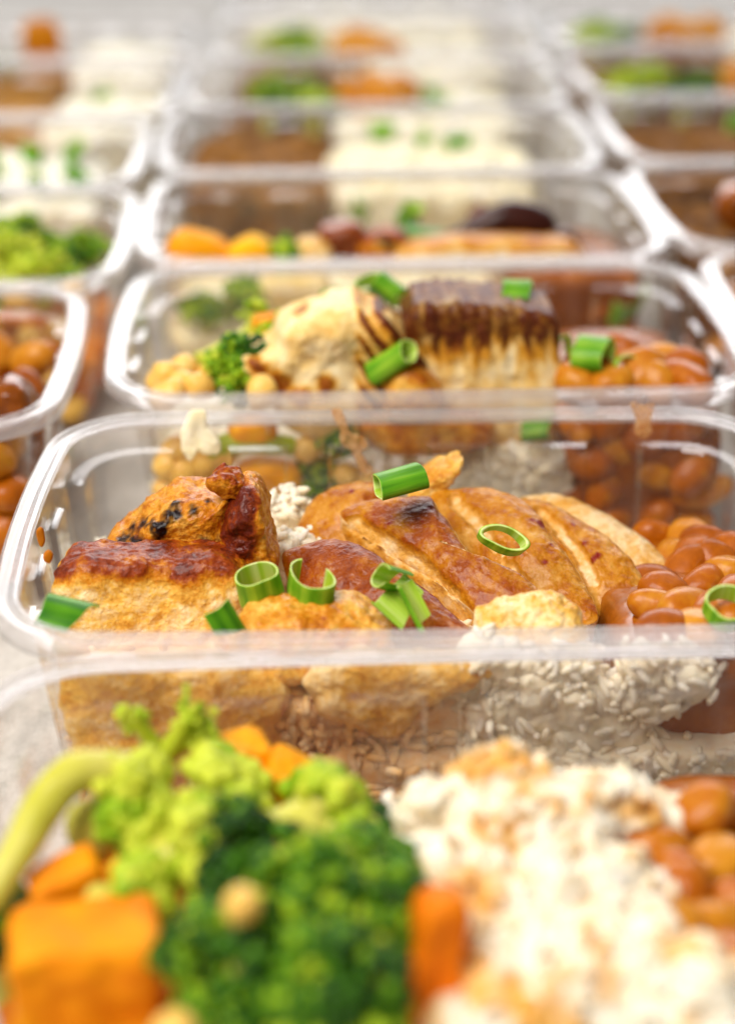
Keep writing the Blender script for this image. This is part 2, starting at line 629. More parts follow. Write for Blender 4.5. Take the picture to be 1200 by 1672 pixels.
def strip(rows, closed):
    n = len(rows[0])
    m = len(rows)
    i = np.arange(n)
    j = (i + 1) % n
    F = []
    for r in range(m if closed else m - 1):
        s = (r + 1) % m
        F.append(np.stack([r * n + i, r * n + j, s * n + j, s * n + i], 1))
    return np.concatenate(rows), np.concatenate(F)


def make_container_meshes():
    prof = [(0.1, H - 4.4), (0, H - 1.3), (.35, H - .55), (1.0, H - .2), (1.7, H - .35), (2.3, H - .75), (3.4, H - .75), (4.1, H - .35), (4.7, H), (5.3, H - .1), (5.75, H - .7),
            (5.75, H - 1.5), (5.0, H - 1.7), (3.0, H - 1.75), (1.5, H - 1.9), (1.0, H - 2.5), (.8, H - 4.4)]
    V, F = strip([ring(o, z=z) for o, z in prof], True)
    rim = mesh('container_rim', V, F[:, ::-1], M_RIM)
    inner = [(5.9, 5.9, H - 1.2), (6.3, 6.3, H - 4), (6.6, 6.6, H - 6.6), (6.7, 7.0, H - 7.2), (6.75, 10.2, H - 7.4), (6.85, 10.8, H - 8.2), (8.8, 11.8, H * .5), (11.5, 13.0, 8), (12.5, 13.8, 4),
             (14.2, 14.8, 1.6), (17, 17, .9)]
    rows = [ring(a, b, z) for a, b, z in inner] + [ring(a - .55, b - .55, z - (.35 if z < 3 else 0)) for a, b, z in inner[::-1]]
    V, F = strip(rows, True)
    wall = mesh('container_wall', V, F[:, ::-1], M_CLEAR)
    wall.set_sharp_from_angle(angle=math.radians(32))
    b1, b2 = ring(17.05, z=.9), ring(17.05, z=.4)
    n = len(b1)
    i = np.arange(n)
    j = (i + 1) % n
    me = bpy.data.meshes.new('container_base')
    me.from_pydata((np.concatenate([b1, b2]) * MM).tolist(), [], [list(range(n)), list(range(2 * n - 1, n - 1, -1))] + np.stack([i, i + n, j + n, j], 1).tolist())
    me.materials.append(M_CLEAR)
    return rim, wall, me


RIM_ME, WALL_ME, BASE_ME = make_container_meshes()


def make_container(x, y, rz, label, z=0.0):
    t = link('food_container', None, (x, y, z), rot(rz=rz))
    link('rim', RIM_ME, parent=t)
    link('wall', WALL_ME, parent=t)
    link('base', BASE_ME, parent=t)
    return tag(t, label, 'food container', 'clear containers in rows on the tabletop')


CONT = {
    'O': (28, 225, 0.3, 'nearest clear container, with broccoli, rice and beans, in front of the sliced chicken'),
    'A': (26, 345, -0.8, 'clear container holding the sliced browned chicken in the middle column'),
    'B': (36, 472, 0.0, 'clear container holding two grilled chicken slabs, behind the sliced chicken'),
    'C': (35, 591.5, 0.4, 'clear container with the dark fried mushroom, behind the grilled chicken slabs'),
    'D': (33, 709, 0.3, 'clear container of brown mince beside creamy rice, behind the mushroom'),
    'E': (37.5, 826, -0.3, 'middle column container with squash and broccoli, just behind the mince and creamy rice'),
    'F': (44, 946.5, 0.3, 'second to last container of the middle column, with bright broccoli and rice'),
    'G': (48, 1070, 0, 'last container of the middle column, cut by the top edge'),
    'L1': (-149, 453, 1.2, 'nearest container of the left column, full of orange bean stew'),
    'L2': (-143, 571, 0.5, 'left column container heaped with green broccoli'),
    'L3': (-147, 691, 0.3, 'left column container of white rice strewn with spring onion, behind the broccoli heap'),
    'L4': (-141, 814, 0.0, 'left column container with brown stew beside white rice, third from the back'),
    'L5': (-140, 944, 0.2, 'left column container with a tall rust brown piece beside rice, near the top edge'),
    'R1': (214, 481, 0.5, 'nearest container of the right column, with sauce spilled on its rim'),
    'R2': (211.5, 601, 0.4, 'right column container of dark mince with a red pepper piece'),
    'R3': (216, 719, 0.3, 'right column container of mince beside yellow creamy rice'),
    'R4': (221.5, 846, 0.2, 'right column container with pale broccoli, a dark gap and orange squash'),
    'R5': (226, 975, 0.0, 'right column container with vivid green broccoli, near the top edge'),
}
for k, (x, y, rz, lab) in CONT.items():
    make_container(x, y, rz, lab)

# ------------------------------------------------------------------ food builders
def proj(V):
    q = np.asarray(V) - CAM
    z = q @ FWD
    return 600 + FPX * (q @ RGT) / z, 836 - FPX * (q @ UPV) / z, z


def spots(V, lst, wl=2.5, seed=3):
    """soft-edged burnt spots: lst = [(u, v, radius in mm), ...] on the surface that faces the camera there"""
    U, Vv, Z = proj(V)
    m = np.zeros(len(V))
    nz = vnoise(V, wl, seed, 2)
    for u, v, r in lst:
        d = np.hypot(U - u, Vv - v)
        near = np.where(d < max(12, d.min() + 2))[0]
        c = V[near[np.argmin(Z[near])]]
        m = np.maximum(m, sstep(1.25, 0.35, np.linalg.norm(V - c, axis=1) / r + (0.9 if wl < 2 else 0.55) * nz))
    return m


def slice_(pts, w, t, label, tilt=0, seed=0, skin=0.55, cut=0.1, char=(), p=3.2, ends=4.0, taper=(1, 1, 1), mat=None, side=None, edge=0.15, name='chicken_slice'):
    P = [at(*q) for q in pts]
    V, F, top, sd = loft(P, w, t, tilt, p, 150, 96, ((0.9, 9, 2), (0.35, 2.6, 3), (0.10, 0.9, 2)), side, ends, taper)
    s = sstep(-0.15, 0.55, top + 0.25 * vnoise(V, 4, seed + 5, 2))
    cr = cut + (skin - cut) * s + s * 0.22 * vnoise(V, 7, seed, 3) + edge * s * sstep(0.6, 0.98, np.abs(sd))
    return put(name, V, F, mat or M_CHICKEN, label, 'chicken', {'crust': np.clip(cr, 0.02, 1), 'char': spots(V, char, seed=seed)})


def cut_slice(px, y, drop, label, seed, skin, char=(), dark=(), up=4.0, down=22.0, e=0.3, n=(-0.22, -0.42, 0.88), cut=0.02, name='chicken_slice', pale=()):
    """slice lying on a sloping plane: outline px, skin bulging up by up, cut sides going down by down"""
    nn = np.array(n, float)
    nn /= np.linalg.norm(nn)
    c2 = np.mean(px, axis=0)
    p0 = at(c2[0], c2[1], y) + nn * drop
    O = []
    for u, v in smooth_curve(px, 180, True):
        d = at(u, v, 300.0) - CAM
        O.append(CAM + d * (np.dot(p0 - CAM, nn) / np.dot(d, nn)))
    O = np.array(O)
    c = O.mean(0)
    rows = []
    for q, h in shells(e, 56):
        rows.append(c + (O - c) * q + nn * (up * (0.25 * h ** 0.5 + 0.75 * (1 - q ** 2.2)) - up * 0.6))
    for h in np.linspace(0, 1, 16)[1:]:
        rows.append(c + (O - c) * (1 - 0.16 * h) - np.array([0, 0, down * h]) - nn * up * 0.6)
    n_ = len(O)
    m = len(rows)
    V = np.concatenate(rows + [[c + nn * up * 0.4], [c - np.array([0, 0, down + 1])]])
    i = np.arange(n_)
    j = (i + 1) % n_
    F = np.concatenate([np.stack([r * n_ + i, r * n_ + j, (r + 1) * n_ + j, (r + 1) * n_ + i], 1) for r in range(m - 1)]
                       + [np.stack([np.full(n_, m * n_), j, i, i], 1), np.stack([np.full(n_, m * n_ + 1), (m - 1) * n_ + i, (m - 1) * n_ + j, (m - 1) * n_ + j], 1)])
    if (np.cross(V[F[:, 2]] - V[F[:, 0]], V[F[:, 3]] - V[F[:, 1]]) * (V[F[:, 0]] - c)).sum() < 0:
        F = F[:, ::-1]
    base = normals(V, F) @ nn
    V = rough(V, F, ((0.7, 12, 2), (0.4, 4.5, 2), (0.26, 1.6, 3)))
    pl = spots(V, [(u, v, r * 1.0) for u, v, r in smooth_curve(pale, 8 * len(pale))], 12, seed + 3) if pale else np.zeros(len(V))
    V = V - np.outer(pl * 1.8, nn)
    s = sstep(0.25, 0.7, base + 0.15 * vnoise(V, 3, seed + 5, 2))
    sk = skin + 0.22 * vnoise(V, 9, seed, 3) + 0.1 * vnoise(V, 2.5, seed + 2, 2)
    for u, v, r in dark:
        sk = sk + 0.12 * spots(V, [(u, v, r)], 3, seed + 9)
    cr = cut + 0.1 * vnoise(V * [1, 1, 0.4], 2, seed, 2) + (sk - cut) * s + 0.25 * s * sstep(0.75, 0.35, base)
    cr = cr * (1 - pl) + pl * (0.12 + 0.1 * vnoise(V, 2, seed, 2))
    return put(name, V, clean(F), M_CHICKEN, label, 'chicken', {'crust': np.clip(cr, 0.0, 1), 'char': spots(V, char, 1.2, seed)})


def piece(name, px, y, depth, mat, label, cat, crust=0.4, up=0.3, e=0.5, lean=0.0, noise=((1.0, 8, 2), (0.4, 2.5, 3)), char=(), group=None, n=96, k=20, extra=None, var=0.25):
    V, F, Fq = pillow(px, y, depth, n, k, e, lean, noise)
    N = normals(V, Fq)
    cr = crust + up * sstep(0.0, 0.8, N[:, 2]) + var * vnoise(V, 6, len(px) + int(y), 3)
    a = {'crust': np.clip(cr, 0, 1), 'char': spots(V, char, 1.6, seed=int(y)) if char else np.zeros(len(V))}
    if extra:
        extra(V, N, a)
    return put(name, V, F, mat, label, cat, a, group)


def blob(name, c, size, mat, label, cat, p=3.0, R=None, noise=((1.2, 9, 2), (0.5, 3, 2)), crust=0.5, n=28, group=None, kind=None, taper=0.0, slope=0.0, var=0.2):
    V, F = rbox(size, n, p, noise, taper)
    if R is not None:
        V = V @ np.asarray(R).T
    V[:, 2] += slope * V[:, 1]
    V = V + np.asarray(c, float)
    return put(name, V, F, mat, label, cat, {'crust': np.clip(crust + var * vnoise(V, 6, int(abs(c[0]) + c[1]), 2), 0, 1)}, group, kind)


GRAIN_V, GRAIN_F = cube_sphere(2)
GRAIN_V = GRAIN_V / np.linalg.norm(GRAIN_V, axis=1)[:, None]


def rice(label, blobs, n, name='rice', sauce=None, grain=(3.0, 1.05, 0.95), stand=0.35, cat='rice'):
    """lumps of packed rice with loose grains over them, one uncountable mass; blobs = [(centre, size, p), ...]"""
    parts, surf, wts = [], [], []
    for c, s, p in blobs:
        V, F = rbox(s, 30, p, ((1.6, 9, 2), (1.1, 3.5, 2), (0.5, 1.6, 2)), -0.08)
        V = V + np.asarray(c, float)
        parts.append((V, F))
        N = normals(V, F)
        surf.append((V, N))
        wts.append(len(V) * (s[0] * s[1] + s[1] * s[2] + s[0] * s[2]))
    wts = np.array(wts, float) / sum(wts)
    G = []
    for (V, N), w in zip(surf, wts):
        ok = np.where((N[:, 1] < 0.2) | (N[:, 2] > 0.4))[0]
        k = ok[rng.integers(0, len(ok), int(n * w))]
        for i in k:
            d = rng.normal(size=3)
            nn = N[i]
            d = d - nn * np.dot(d, nn) * (1 - stand)
            d /= np.linalg.norm(d)
            b = np.cross(d, nn + rng.normal(size=3) * 0.1)
            b /= np.linalg.norm(b)
            c = np.cross(d, b)
            L = grain[0] * rng.uniform(0.75, 1.15)
            B = np.stack([d * L, b * grain[1], c * grain[2]])
            G.append(GRAIN_V @ B + V[i] + nn * rng.uniform(-0.3, 0.9) + rng.normal(size=3) * 0.25)
    if G:
        m = len(GRAIN_V)
        parts.append((np.concatenate(G), np.concatenate([GRAIN_F + q * m for q in range(len(G))])))
        gid = np.repeat(rng.uniform(-0.2, 0.25, len(G)), m)
    V, F = join(parts)
    cr = np.full(len(V), 0.58)
    if G:
        cr[-len(gid):] = 0.6 + gid
    a = {'crust': cr, 'sauce': sauce(V) if sauce else np.zeros(len(V))}
    return put(name, V, F, M_RICE, label, cat, a, kind='stuff')


def bean_mesh(name, mat, size, bend, seed):
    V, F = rbox(size, 10, 2.2)
    V[:, 1] += bend * (V[:, 0] / size[0] * 2) ** 2
    V = V + (0.6 * vnoise(V, 5, seed, 2))[:, None] * V / np.linalg.norm(V, axis=1)[:, None]
    return mesh(name, V, F, mat, {'crust': np.full(len(V), 0.5) + rng.uniform(-0.15, 0.15)})


BEANS = [bean_mesh('bean', M_BEAN, (12.8, 8.4, 7.6), 0.9, 1), bean_mesh('bean', M_BEAN, (11.4, 9.0, 8.0), 0.4, 2), bean_mesh('bean', M_BEAN, (13.6, 8.0, 7.4), 1.4, 3)]


def pea_mesh(seed):
    V, F = rbox((9.6, 9.0, 8.8), 12, 2.1)
    x = V[:, 0]
    V[:, 2] += 1.1 * np.exp(-((x - 4.6) ** 2) / 1.6) - 0.7 * np.exp(-(V[:, 1] ** 2) / 0.8) * (x > 2)
    V = V + (0.25 * vnoise(V, 3.5, seed, 2))[:, None] * V / np.linalg.norm(V, axis=1)[:, None]
    return mesh('chickpea', V, F, M_CHICKPEA, {'crust': np.full(len(V), 0.5) + 0.2 * vnoise(V, 5, seed)})


PEAS = [pea_mesh(5), pea_mesh(6)]


def scatter(name, meshes, pts, label, cat, group, s=(0.9, 1.1), flat=0.5):
    """alike pieces one by one: every bean or pea a thing of its own, sharing mesh data"""
    first = None
    for q in pts:
        me = meshes[int(rng.integers(0, len(meshes)))]
        if first is None:
            o = first = tag(link(name, me), label, cat, group)
        else:
            o = first.copy()
            o.data = me
            COL.objects.link(o)
        o.location = [float(c) * MM for c in q]
        o.rotation_euler = (rng.normal() * flat, rng.normal() * flat, rng.uniform(0, 6.28))
        k = rng.uniform(*s)
        o.scale = (k, k, k)


def heap(x0, x1, y0, y1, z0, z1, n, step=9.5, slope=0.0):
    """positions of the outermost pieces of a heap: its top, then its near side, then the rest"""
    pts = []
    for yy in np.arange(y0, y1, step):
        for xx in np.arange(x0, x1, step):
            pts.append((xx + rng.normal() * 1.4, yy + rng.normal() * 1.2, z1 + rng.normal() * 1.3 + slope * (yy - y0)))
    side = []
    for zz in np.arange(z1 - 8, z0, -8.5):
        for xx in np.arange(x0, x1, step):
            side.append((xx + rng.normal() * 1.2, y0 + rng.uniform(-1, 1), zz + rng.normal()))
    return (pts + side)[:n]


def onion(c, r, L, axis, label, squash=0.8, slant=0.3, arc=360, spin=0, thick=0.55, dark=0.3, flare=0.0, seed=0):
    """cut tube of spring onion centred at c (mm), its axis along the world vector axis; arc < 360 leaves a curled strip"""
    full = arc >= 360
    nA, nL = 48, 10
    A = np.radians(np.linspace(0, arc, nA, endpoint=not full))
    rows = []
    cr = []
    prof = [(r, -1, dark + .08), *[(r + flare * 0, z, dark + .08 + .05 * math.sin(z * 3 + seed)) for z in np.linspace(-.96, .96, nL)], (r, 1, dark + .1), (r - thick * .5, 1.03, 0.95), (r - thick, 1, 0.75),
            *[(r - thick, z, 0.68) for z in np.linspace(.96, -.96, nL)], (r - thick, -1, 0.75), (r - thick * .5, -1.03, 0.95)]
    for rr, z, k in prof:
        rr2 = rr * (1 + flare * z) * (1 + 0.10 * np.sin(2 * A + seed * 1.7) + 0.04 * np.sin(3 * A + 2 * seed) + 0.03 * z * np.sin(A * 2 + seed))
        x, y = np.cos(A) * rr2, np.sin(A) * rr2 * squash
        zz = z * L / 2 + slant * x * (0.6 + 0.4 * z) + 0.2 * np.sin(3 * A + seed)
        rows.append(np.stack([x, y, zz], 1))
        cr.append(np.full(nA, k) + 0.08 * np.sin(7 * A + seed))
    V = np.concatenate(rows)
    m = len(rows)
    i = np.arange(nA if full else nA - 1)
    j = (i + 1) % nA
    F = np.concatenate([np.stack([k * nA + i, k * nA + j, ((k + 1) % m) * nA + j, ((k + 1) % m) * nA + i], 1) for k in range(m)])
    ends = []
    if not full:
        mid = (m // 2) + 1
        for e, fl in ((0, 1), (nA - 1, 0)):
            for k in range(m // 2 - 1):
                q = [k * nA + e, (k + 1) * nA + e, ((m - 2 - k) % m) * nA + e, ((m - 1 - k) % m) * nA + e]
                ends.append(q[::-1] if fl else q)
    Fs = np.concatenate([F, np.array(ends)]) if ends else F
    Rm = np.array(Vector(axis).normalized().to_track_quat('Z', 'Y').to_matrix()) @ rot(rz=spin)
    o = link('spring_onion_piece', mesh('spring_onion_piece', V, Fs, M_ONION, {'crust': np.clip(np.concatenate(cr), 0, 1)}), c, Rm)
    return tag(o, label, 'spring onion')


ICO = None


def buds(points, rad, nrm_crust):
    """many small broccoli buds joined into one crown"""
    global ICO
    if ICO is None:
        V, F = cube_sphere(1)
        V, F = cube_sphere(2)
        ICO = (V / np.linalg.norm(V, axis=1)[:, None], F)
    V0, F0 = ICO
    m = len(V0)
    Vs = np.concatenate([V0 * r + p for p, r in zip(points, rad)])
    Fs = np.concatenate([F0 + k * m for k in range(len(points))])
    return Vs, Fs, np.repeat(nrm_crust, m)


def broccoli(base, tip, r, crown, label, seed=0, nclump=9, bud=1.0, tone=0.4, parent_copy=None, branch=True, stalk_tone=0.5, name='broccoli_floret', per=46, group=None, flat=0.75):
    """stalk from base to tip (mm), then a crown of bud clumps of radius crown round the tip"""
    g = np.random.default_rng(seed + 40)
    base, tip = np.asarray(base, float), np.asarray(tip, float)
    ax = tip - base
    L = np.linalg.norm(ax)
    ax = ax / L
    e1 = np.cross(ax, [0.2, 0.5, 0.9])
    e1 /= np.linalg.norm(e1)
    e2 = np.cross(ax, e1)
    t = link(name, None, base)
    parts = []
    mid = (base + tip) / 2 + e1 * L * 0.08
    parts.append(tube([base - base, mid - base, tip - base], [r * 1.05, r * 0.9, r * 0.85], 18, 14))
    pts, rad, cr = [], [], []
    for q in range(nclump):
        a = 2 * math.pi * q / max(nclump - 1, 1) * 1.0 + g.uniform(-.3, .3)
        rr = 0 if q == 0 else crown * g.uniform(0.5, 0.72)
        c = tip + ax * crown * (0.55 if q == 0 else g.uniform(0.0, 0.4)) * flat + (e1 * math.cos(a) + e2 * math.sin(a)) * rr
        if branch:
            parts.append(tube([tip - base - ax * L * 0.25, (tip + c) / 2 - base - ax, c - base], [r * 0.55, r * 0.42, r * 0.38], 10, 8))
        cl = crown * g.uniform(0.36, 0.5)
        for _ in range(per):
            d = g.normal(size=3)
            d /= np.linalg.norm(d)
            if np.dot(d, ax) < -0.35:
                d = d - 2 * ax * np.dot(d, ax)
            rad_ = cl * g.uniform(0.78, 1.05)
            pts.append(c + d * rad_ - base)
            rad.append(bud * g.uniform(0.75, 1.3))
            cr.append(tone + 0.4 * (1 if g.uniform() > 0.6 else -0.5) * g.uniform() + 0.18 * math.sin(q * 5.3 + seed) + 0.15 * math.sin(q * 2.1))
    V, F = join(parts)
    V = rough(V, F, ((0.25, 4, 2),))
    link('stalk', mesh('broccoli_stalk', V, clean(F), M_STALK, {'crust': np.clip(stalk_tone + 0.25 * vnoise(V, 6, seed, 2), 0, 1)}), parent=t)
    V, F, c = buds(np.array(pts), np.array(rad), np.array(cr))
    link('crown', mesh('broccoli_crown', V, F, M_CROWN, {'crust': np.clip(c, 0, 1)}), parent=t)
    return tag(t, label, 'broccoli', group)


def stem(pts, radii, label, cat='broccoli', mat=None, tone=0.6, name='broccoli_piece'):
    V, F = tube(pts, radii, 40, 18)
    V = rough(V, F, ((0.35, 5, 2), (0.12, 1.5, 2)))
    return put(name, V, clean(F), mat or M_STALK, label, cat, {'crust': np.clip(tone + 0.25 * vnoise(V, 7, 3, 2), 0, 1)})


def carrot(c, size, R, label, tone=0.5, p=9, taper=0.0, mat=None, name='carrot_chunk', cat='carrot'):
    return blob(name, c, size, mat or M_CARROT, label, cat, p, R, ((1.1, 8, 2), (0.3, 2, 2)), tone, 26, taper=taper)


def squash(c, size, R, label, tone=0.5, p=5):
    return carrot(c, size, R, label, tone, p, 0.0, M_SQUASH, 'squash_chunk', 'squash')


def bed(k, top, label, x0=-76, x1=76, y0=-47, y1=47, mat=None, cat='rice', name='rice_bed', slope=0.0, crust=0.45, lump=1.0, p=9):
    """filling of a container from its base up, one uncountable mass"""
    x, y = CONT[k][0], CONT[k][1]
    w, d = x1 - x0, y1 - y0
    blob(name, (x + (x0 + x1) / 2, y + (y0 + y1) / 2, 1.2 + top / 2), (w, d, top), mat or M_RICE, label, cat, p, None,
         ((1.8 * lump, 10, 2), (1.0 * lump, 3.5, 2)), crust, 44, kind='stuff', taper=-0.09, slope=slope, var=0.35)


# ------------------------------------------------------------------ A: the sliced chicken
cut_slice([(552, 832), (575, 815), (610, 803), (660, 800), (698, 800), (714, 824), (740, 860), (776, 903), (828, 922), (870, 945), (888, 978), (876, 1012), (800, 1016), (752, 978), (700, 932), (640, 893), (590, 862)],
          345, 0, 'widest slice of browned chicken, with dark red patches on its glossy skin', 1, 0.6, pale=[(565, 846, 1.6), (590, 864, 1.8), (620, 884, 1.8), (650, 906, 1.8), (680, 928, 1.7), (708, 950, 1.5), (735, 970, 1.2)],
          char=[(682 + 46 * math.sin(k * 2.4), 824 + 18 * math.cos(k * 3.7), 0.3 + 0.25 * math.sin(k * 1.3) ** 2) for k in range(12)] + [(628, 845, 0.6), (655, 805, 0.6), (612, 828, 0.5), (780, 992, 0.9)], dark=[(682, 822, 6), (700, 812, 4), (620, 830, 4)])
cut_slice([(700, 800), (745, 788), (800, 789), (842, 805), (878, 836), (893, 868), (918, 894), (945, 930), (968, 972), (972, 1006), (930, 1014), (880, 1000), (840, 960), (790, 920), (740, 880), (710, 840)],
          350, -2.4, 'golden chicken slice lying right of the widest slice, under the leaning spring onion ring', 2, 0.45, pale=[(738, 800, 1.6), (750, 815, 1.8), (765, 832, 1.8), (780, 852, 1.6), (792, 872, 1.4), (830, 925, 1.0), (855, 945, 1.0)],
          char=[(888, 845, 1.3), (908, 880, 1.0), (890, 905, 1.2), (875, 838, 0.7), (900, 850, 0.8)], dark=[(885, 845, 4), (890, 895, 4)])
cut_slice([(830, 815), (862, 808), (900, 815), (937, 833), (978, 858), (1012, 888), (1043, 925), (1057, 965), (1042, 1000), (1000, 1010), (955, 985), (920, 930), (880, 880), (850, 845)],
          352, -4.6, 'chicken slice with three small dark red char marks and a pale cut side', 3, 0.4, pale=[(880, 822, 1.6), (895, 836, 1.6), (912, 855, 1.7), (925, 872, 1.7), (940, 895, 1.5), (952, 915, 1.3), (962, 940, 1.1)], char=[(950, 875, 1.2), (968, 900, 1.1), (936, 845, 0.8), (975, 893, 0.8)], dark=[(960, 885, 4), (935, 842, 3)])
cut_slice([(840, 812), (868, 800), (908, 797), (952, 812), (1002, 842), (1047, 868), (1083, 903), (1099, 945), (1080, 968), (1040, 975), (1000, 930), (950, 880), (890, 845)],
          362, -6.6, 'palest chicken slice, last on the right next to the beans', 4, 0.14)
cut_slice([(466, 905), (474, 862), (498, 818), (535, 788), (575, 774), (610, 775), (640, 790), (640, 850), (600, 900), (540, 930), (490, 935)], 366, 0.0, 'rounded golden end slice curling up behind the widest chicken slice', 5, 0.5, up=6,
          e=0.6, n=(-.3, -.55, .78), char=[(575, 790, 0.8)], dark=[(545, 800, 4)])
cut_slice([(460, 895), (500, 876), (545, 872), (588, 886), (628, 912), (683, 948), (730, 984), (764, 1016), (765, 1030), (700, 1036), (620, 1030), (560, 1015), (500, 985), (468, 940)], 328, -3.4,
          'reddish brown chicken slice at the lower left of the fan, under the folded spring onion', 6, 0.68,
          char=[(700, 945, 1.6), (712, 955, 1.3), (690, 935, 1.0), (520, 975, 1.0), (745, 990, 1.4), (640, 990, 1.2)], dark=[(580, 880, 5), (690, 950, 6), (620, 1000, 6)])
piece('chicken_tip', [(664, 800), (688, 776), (712, 758), (735, 750), (754, 745), (746, 768), (726, 796), (700, 812), (675, 815)], 380, 6, M_CRISP,
      'small pale pointed chicken tip sticking up behind the upright spring onion tube', 'chicken', 0.22, 0.15, noise=((0.9, 6, 2), (0.5, 2, 3), (0.3, 0.9, 2)), n=120, k=26)
SC = ((1.3, 7, 2), (0.9, 2.6, 3), (0.4, 1.1, 2))
piece('chicken_scrap', [(380, 1030), (410, 1002), (470, 988), (550, 990), (605, 1002), (640, 1030), (600, 1075), (480, 1085), (385, 1065)], 312, 8, M_CRISP,
      'pale torn chicken scrap against the front wall, below the two spring onion curls', 'chicken', 0.22, 0.25, lean=0.5, noise=SC, n=140, k=30)
piece('chicken_scrap', [(775, 1025), (800, 1000), (850, 990), (895, 986), (940, 1000), (950, 1025), (930, 1065), (800, 1065)], 310, 5, M_CRISP,
      'pale cream chicken scrap against the front wall, below the fan of slices', 'chicken', 0.05, 0.2, lean=0.5, noise=SC, n=140, k=30)
piece('chicken_scrap', [(95, 1090), (200, 1062), (330, 1068), (420, 1085), (470, 1130), (440, 1180), (480, 1240), (400, 1310), (170, 1300), (110, 1200)], 302, 5, M_CRISP,
      'tan chicken pressed against the front wall, seen through the nearest container', 'chicken', 0.26, 0.0, e=0.5, noise=((2.0, 12, 2),) + SC, n=110, k=24)
piece('chicken_scrap', [(520, 1075), (620, 1065), (760, 1075), (800, 1100), (700, 1140), (640, 1190), (560, 1170), (500, 1120)], 301, 4, M_CRISP,
      'smaller pale chicken piece at the front wall, left of the rice', 'chicken', 0.2, 0.0, e=0.5, noise=((2.0, 12, 2),) + SC, n=110, k=24)
V, F = rbox((42, 19, 42), 60, 7, ((1.3, 9, 2), (0.8, 3.0, 3), (0.35, 1.1, 2)))
V = V @ rot(rx=-9, rz=-2).T + np.array([-32.5, 333, 29.5])
N = normals(V, F)
cr = 0.22 + 0.62 * sstep(45.0, 50.0, V[:, 2] + 1.2 * vnoise(V, 4, 9, 2)) + 0.3 * vnoise(V, 6, 8, 3)
put('chicken_chunk', V, F, M_CRISP, 'cream coloured chicken chunk with a browned upper crust in the front left corner', 'chicken', {'crust': np.clip(cr, 0, 1), 'char': np.zeros(len(V))})
CH = ((1.4, 8, 2), (1.1, 2.8, 3), (0.4, 1.1, 2))
piece('chicken_chunk', [(178, 885), (205, 858), (225, 843), (250, 822), (285, 802), (320, 797), (352, 800), (380, 796), (388, 860), (385, 940), (250, 950), (182, 940)], 354, 11, M_CRISP,
      'chicken chunk with black burnt crumbs on top at the back left', 'chicken', 0.42, 0.1, e=0.4, noise=CH,
      char=[(222, 850, 2.0), (208, 858, 1.7), (235, 846, 1.5), (285, 832, 1.9), (268, 830, 1.6), (305, 826, 1.5), (283, 810, 1.2), (250, 850, 1.6), (198, 868, 2.0), (238, 866, 2.0), (262, 845, 1.3), (345, 810, 1.2), (212, 876, 2.6), (248, 880, 2.6), (330, 895, 1.6)], n=140, k=34)
piece('chicken_chunk', [(366, 835), (385, 806), (400, 786), (425, 790), (438, 815), (446, 860), (456, 900), (432, 940), (400, 955), (376, 940), (364, 885)], 346, 9, M_CRISP,
      'upright chicken chunk with a dark red burnt face, left of the rice gap', 'chicken', 0.45, 0.1, e=0.4, noise=CH,
      char=[], extra=lambda V, N, a: a.update(crust=np.clip(a['crust'] + 0.75 * sstep(7.5, 3.0, np.linalg.norm((V - at(385, 850, 338)) * [1.25, 0.5, 0.6], axis=1) + 1.5 * vnoise(V, 3, 4, 2)), 0, 1)), n=120, k=30)
piece('chicken_crumb', [(339, 781), (352, 765), (372, 763), (398, 779), (412, 797), (392, 808), (355, 800)], 350, 5, M_CRISP, 'browned chicken nub sticking out to the left above the burnt chunk', 'chicken', 0.62, 0.15,
      e=0.4, noise=((1.5, 4, 2), (0.7, 1.6, 3)), n=100, k=24)

rice('rice bed under the sliced chicken, tinted by its juices', [((26, 345, 11), (148, 92, 20), 9), ((6, 346, 24), (108, 88, 18), 7), ((20, 383, 30), (70, 12, 14), 3)], 3600, 'rice_bed',
     sauce=lambda V: (0.06 + 0.6 * sstep(48, 16, V[:, 0] + 12 * vnoise(V, 14, 5, 2))) * sstep(370, 340, V[:, 1]), grain=(2.7, 1.0, 0.9), stand=0.5)
g = np.random.default_rng(12)
wb = [((52, 306, 22), (40, 14, 26), 3.0)]
for q in range(26):
    r = g.uniform(7, 13)
    wb.append(((g.uniform(28, 76), g.uniform(300.5, 305), g.uniform(12, 37) if q % 3 else g.uniform(34, 41)), (r * g.uniform(0.9, 1.5), 8, r * g.uniform(0.7, 1.1)), 2.4))
rice('white rice pressed against the front wall, seen above the near rice heap', wb, 700, grain=(2.6, 0.9, 0.8), stand=0.5)
rice('white rice lump in the gap behind the chicken, between chunks and slices', [(tuple(at(465, 850, 380)), (13, 9, 15), 2.4), (tuple(at(480, 910, 362)), (13, 9, 14), 2.4), (tuple(at(478, 815, 380)), (5, 5, 6), 2.4)], 70, 'rice_lump', grain=(2.6, 1.1, 1.0))
blob('bean_sauce', (86, 348, 18), (38, 86, 32), M_SAUCE, 'orange brown sauce pooled round the beans beside the chicken', 'sauce', 7, None, ((0.8, 9, 2),), 0.5, 30, kind='stuff', taper=-0.09, slope=-0.15)
scatter('baked_bean', BEANS, [at(*q) for q in [(1068, 872, 382), (1125, 878, 378), (1156, 892, 372), (1098, 912, 368), (1115, 934, 358), (1168, 916, 360), (1150, 954, 346), (1192, 936, 350), (1072, 992, 326),
        (1122, 992, 318), (1165, 998, 314), (1198, 970, 330), (1200, 900, 366), (1236, 915, 366), (1240, 955, 345), (1230, 1000, 320), (1200, 1010, 308), (1140, 1030, 306), (1090, 1030, 306),
        (1060, 955, 352), (1085, 965, 340), (1175, 940, 354), (1135, 905, 364)]], 'orange baked bean in sauce at the right end of the sliced chicken container', 'bean', 'beans beside the sliced chicken', (0.98, 1.2), 0.3)
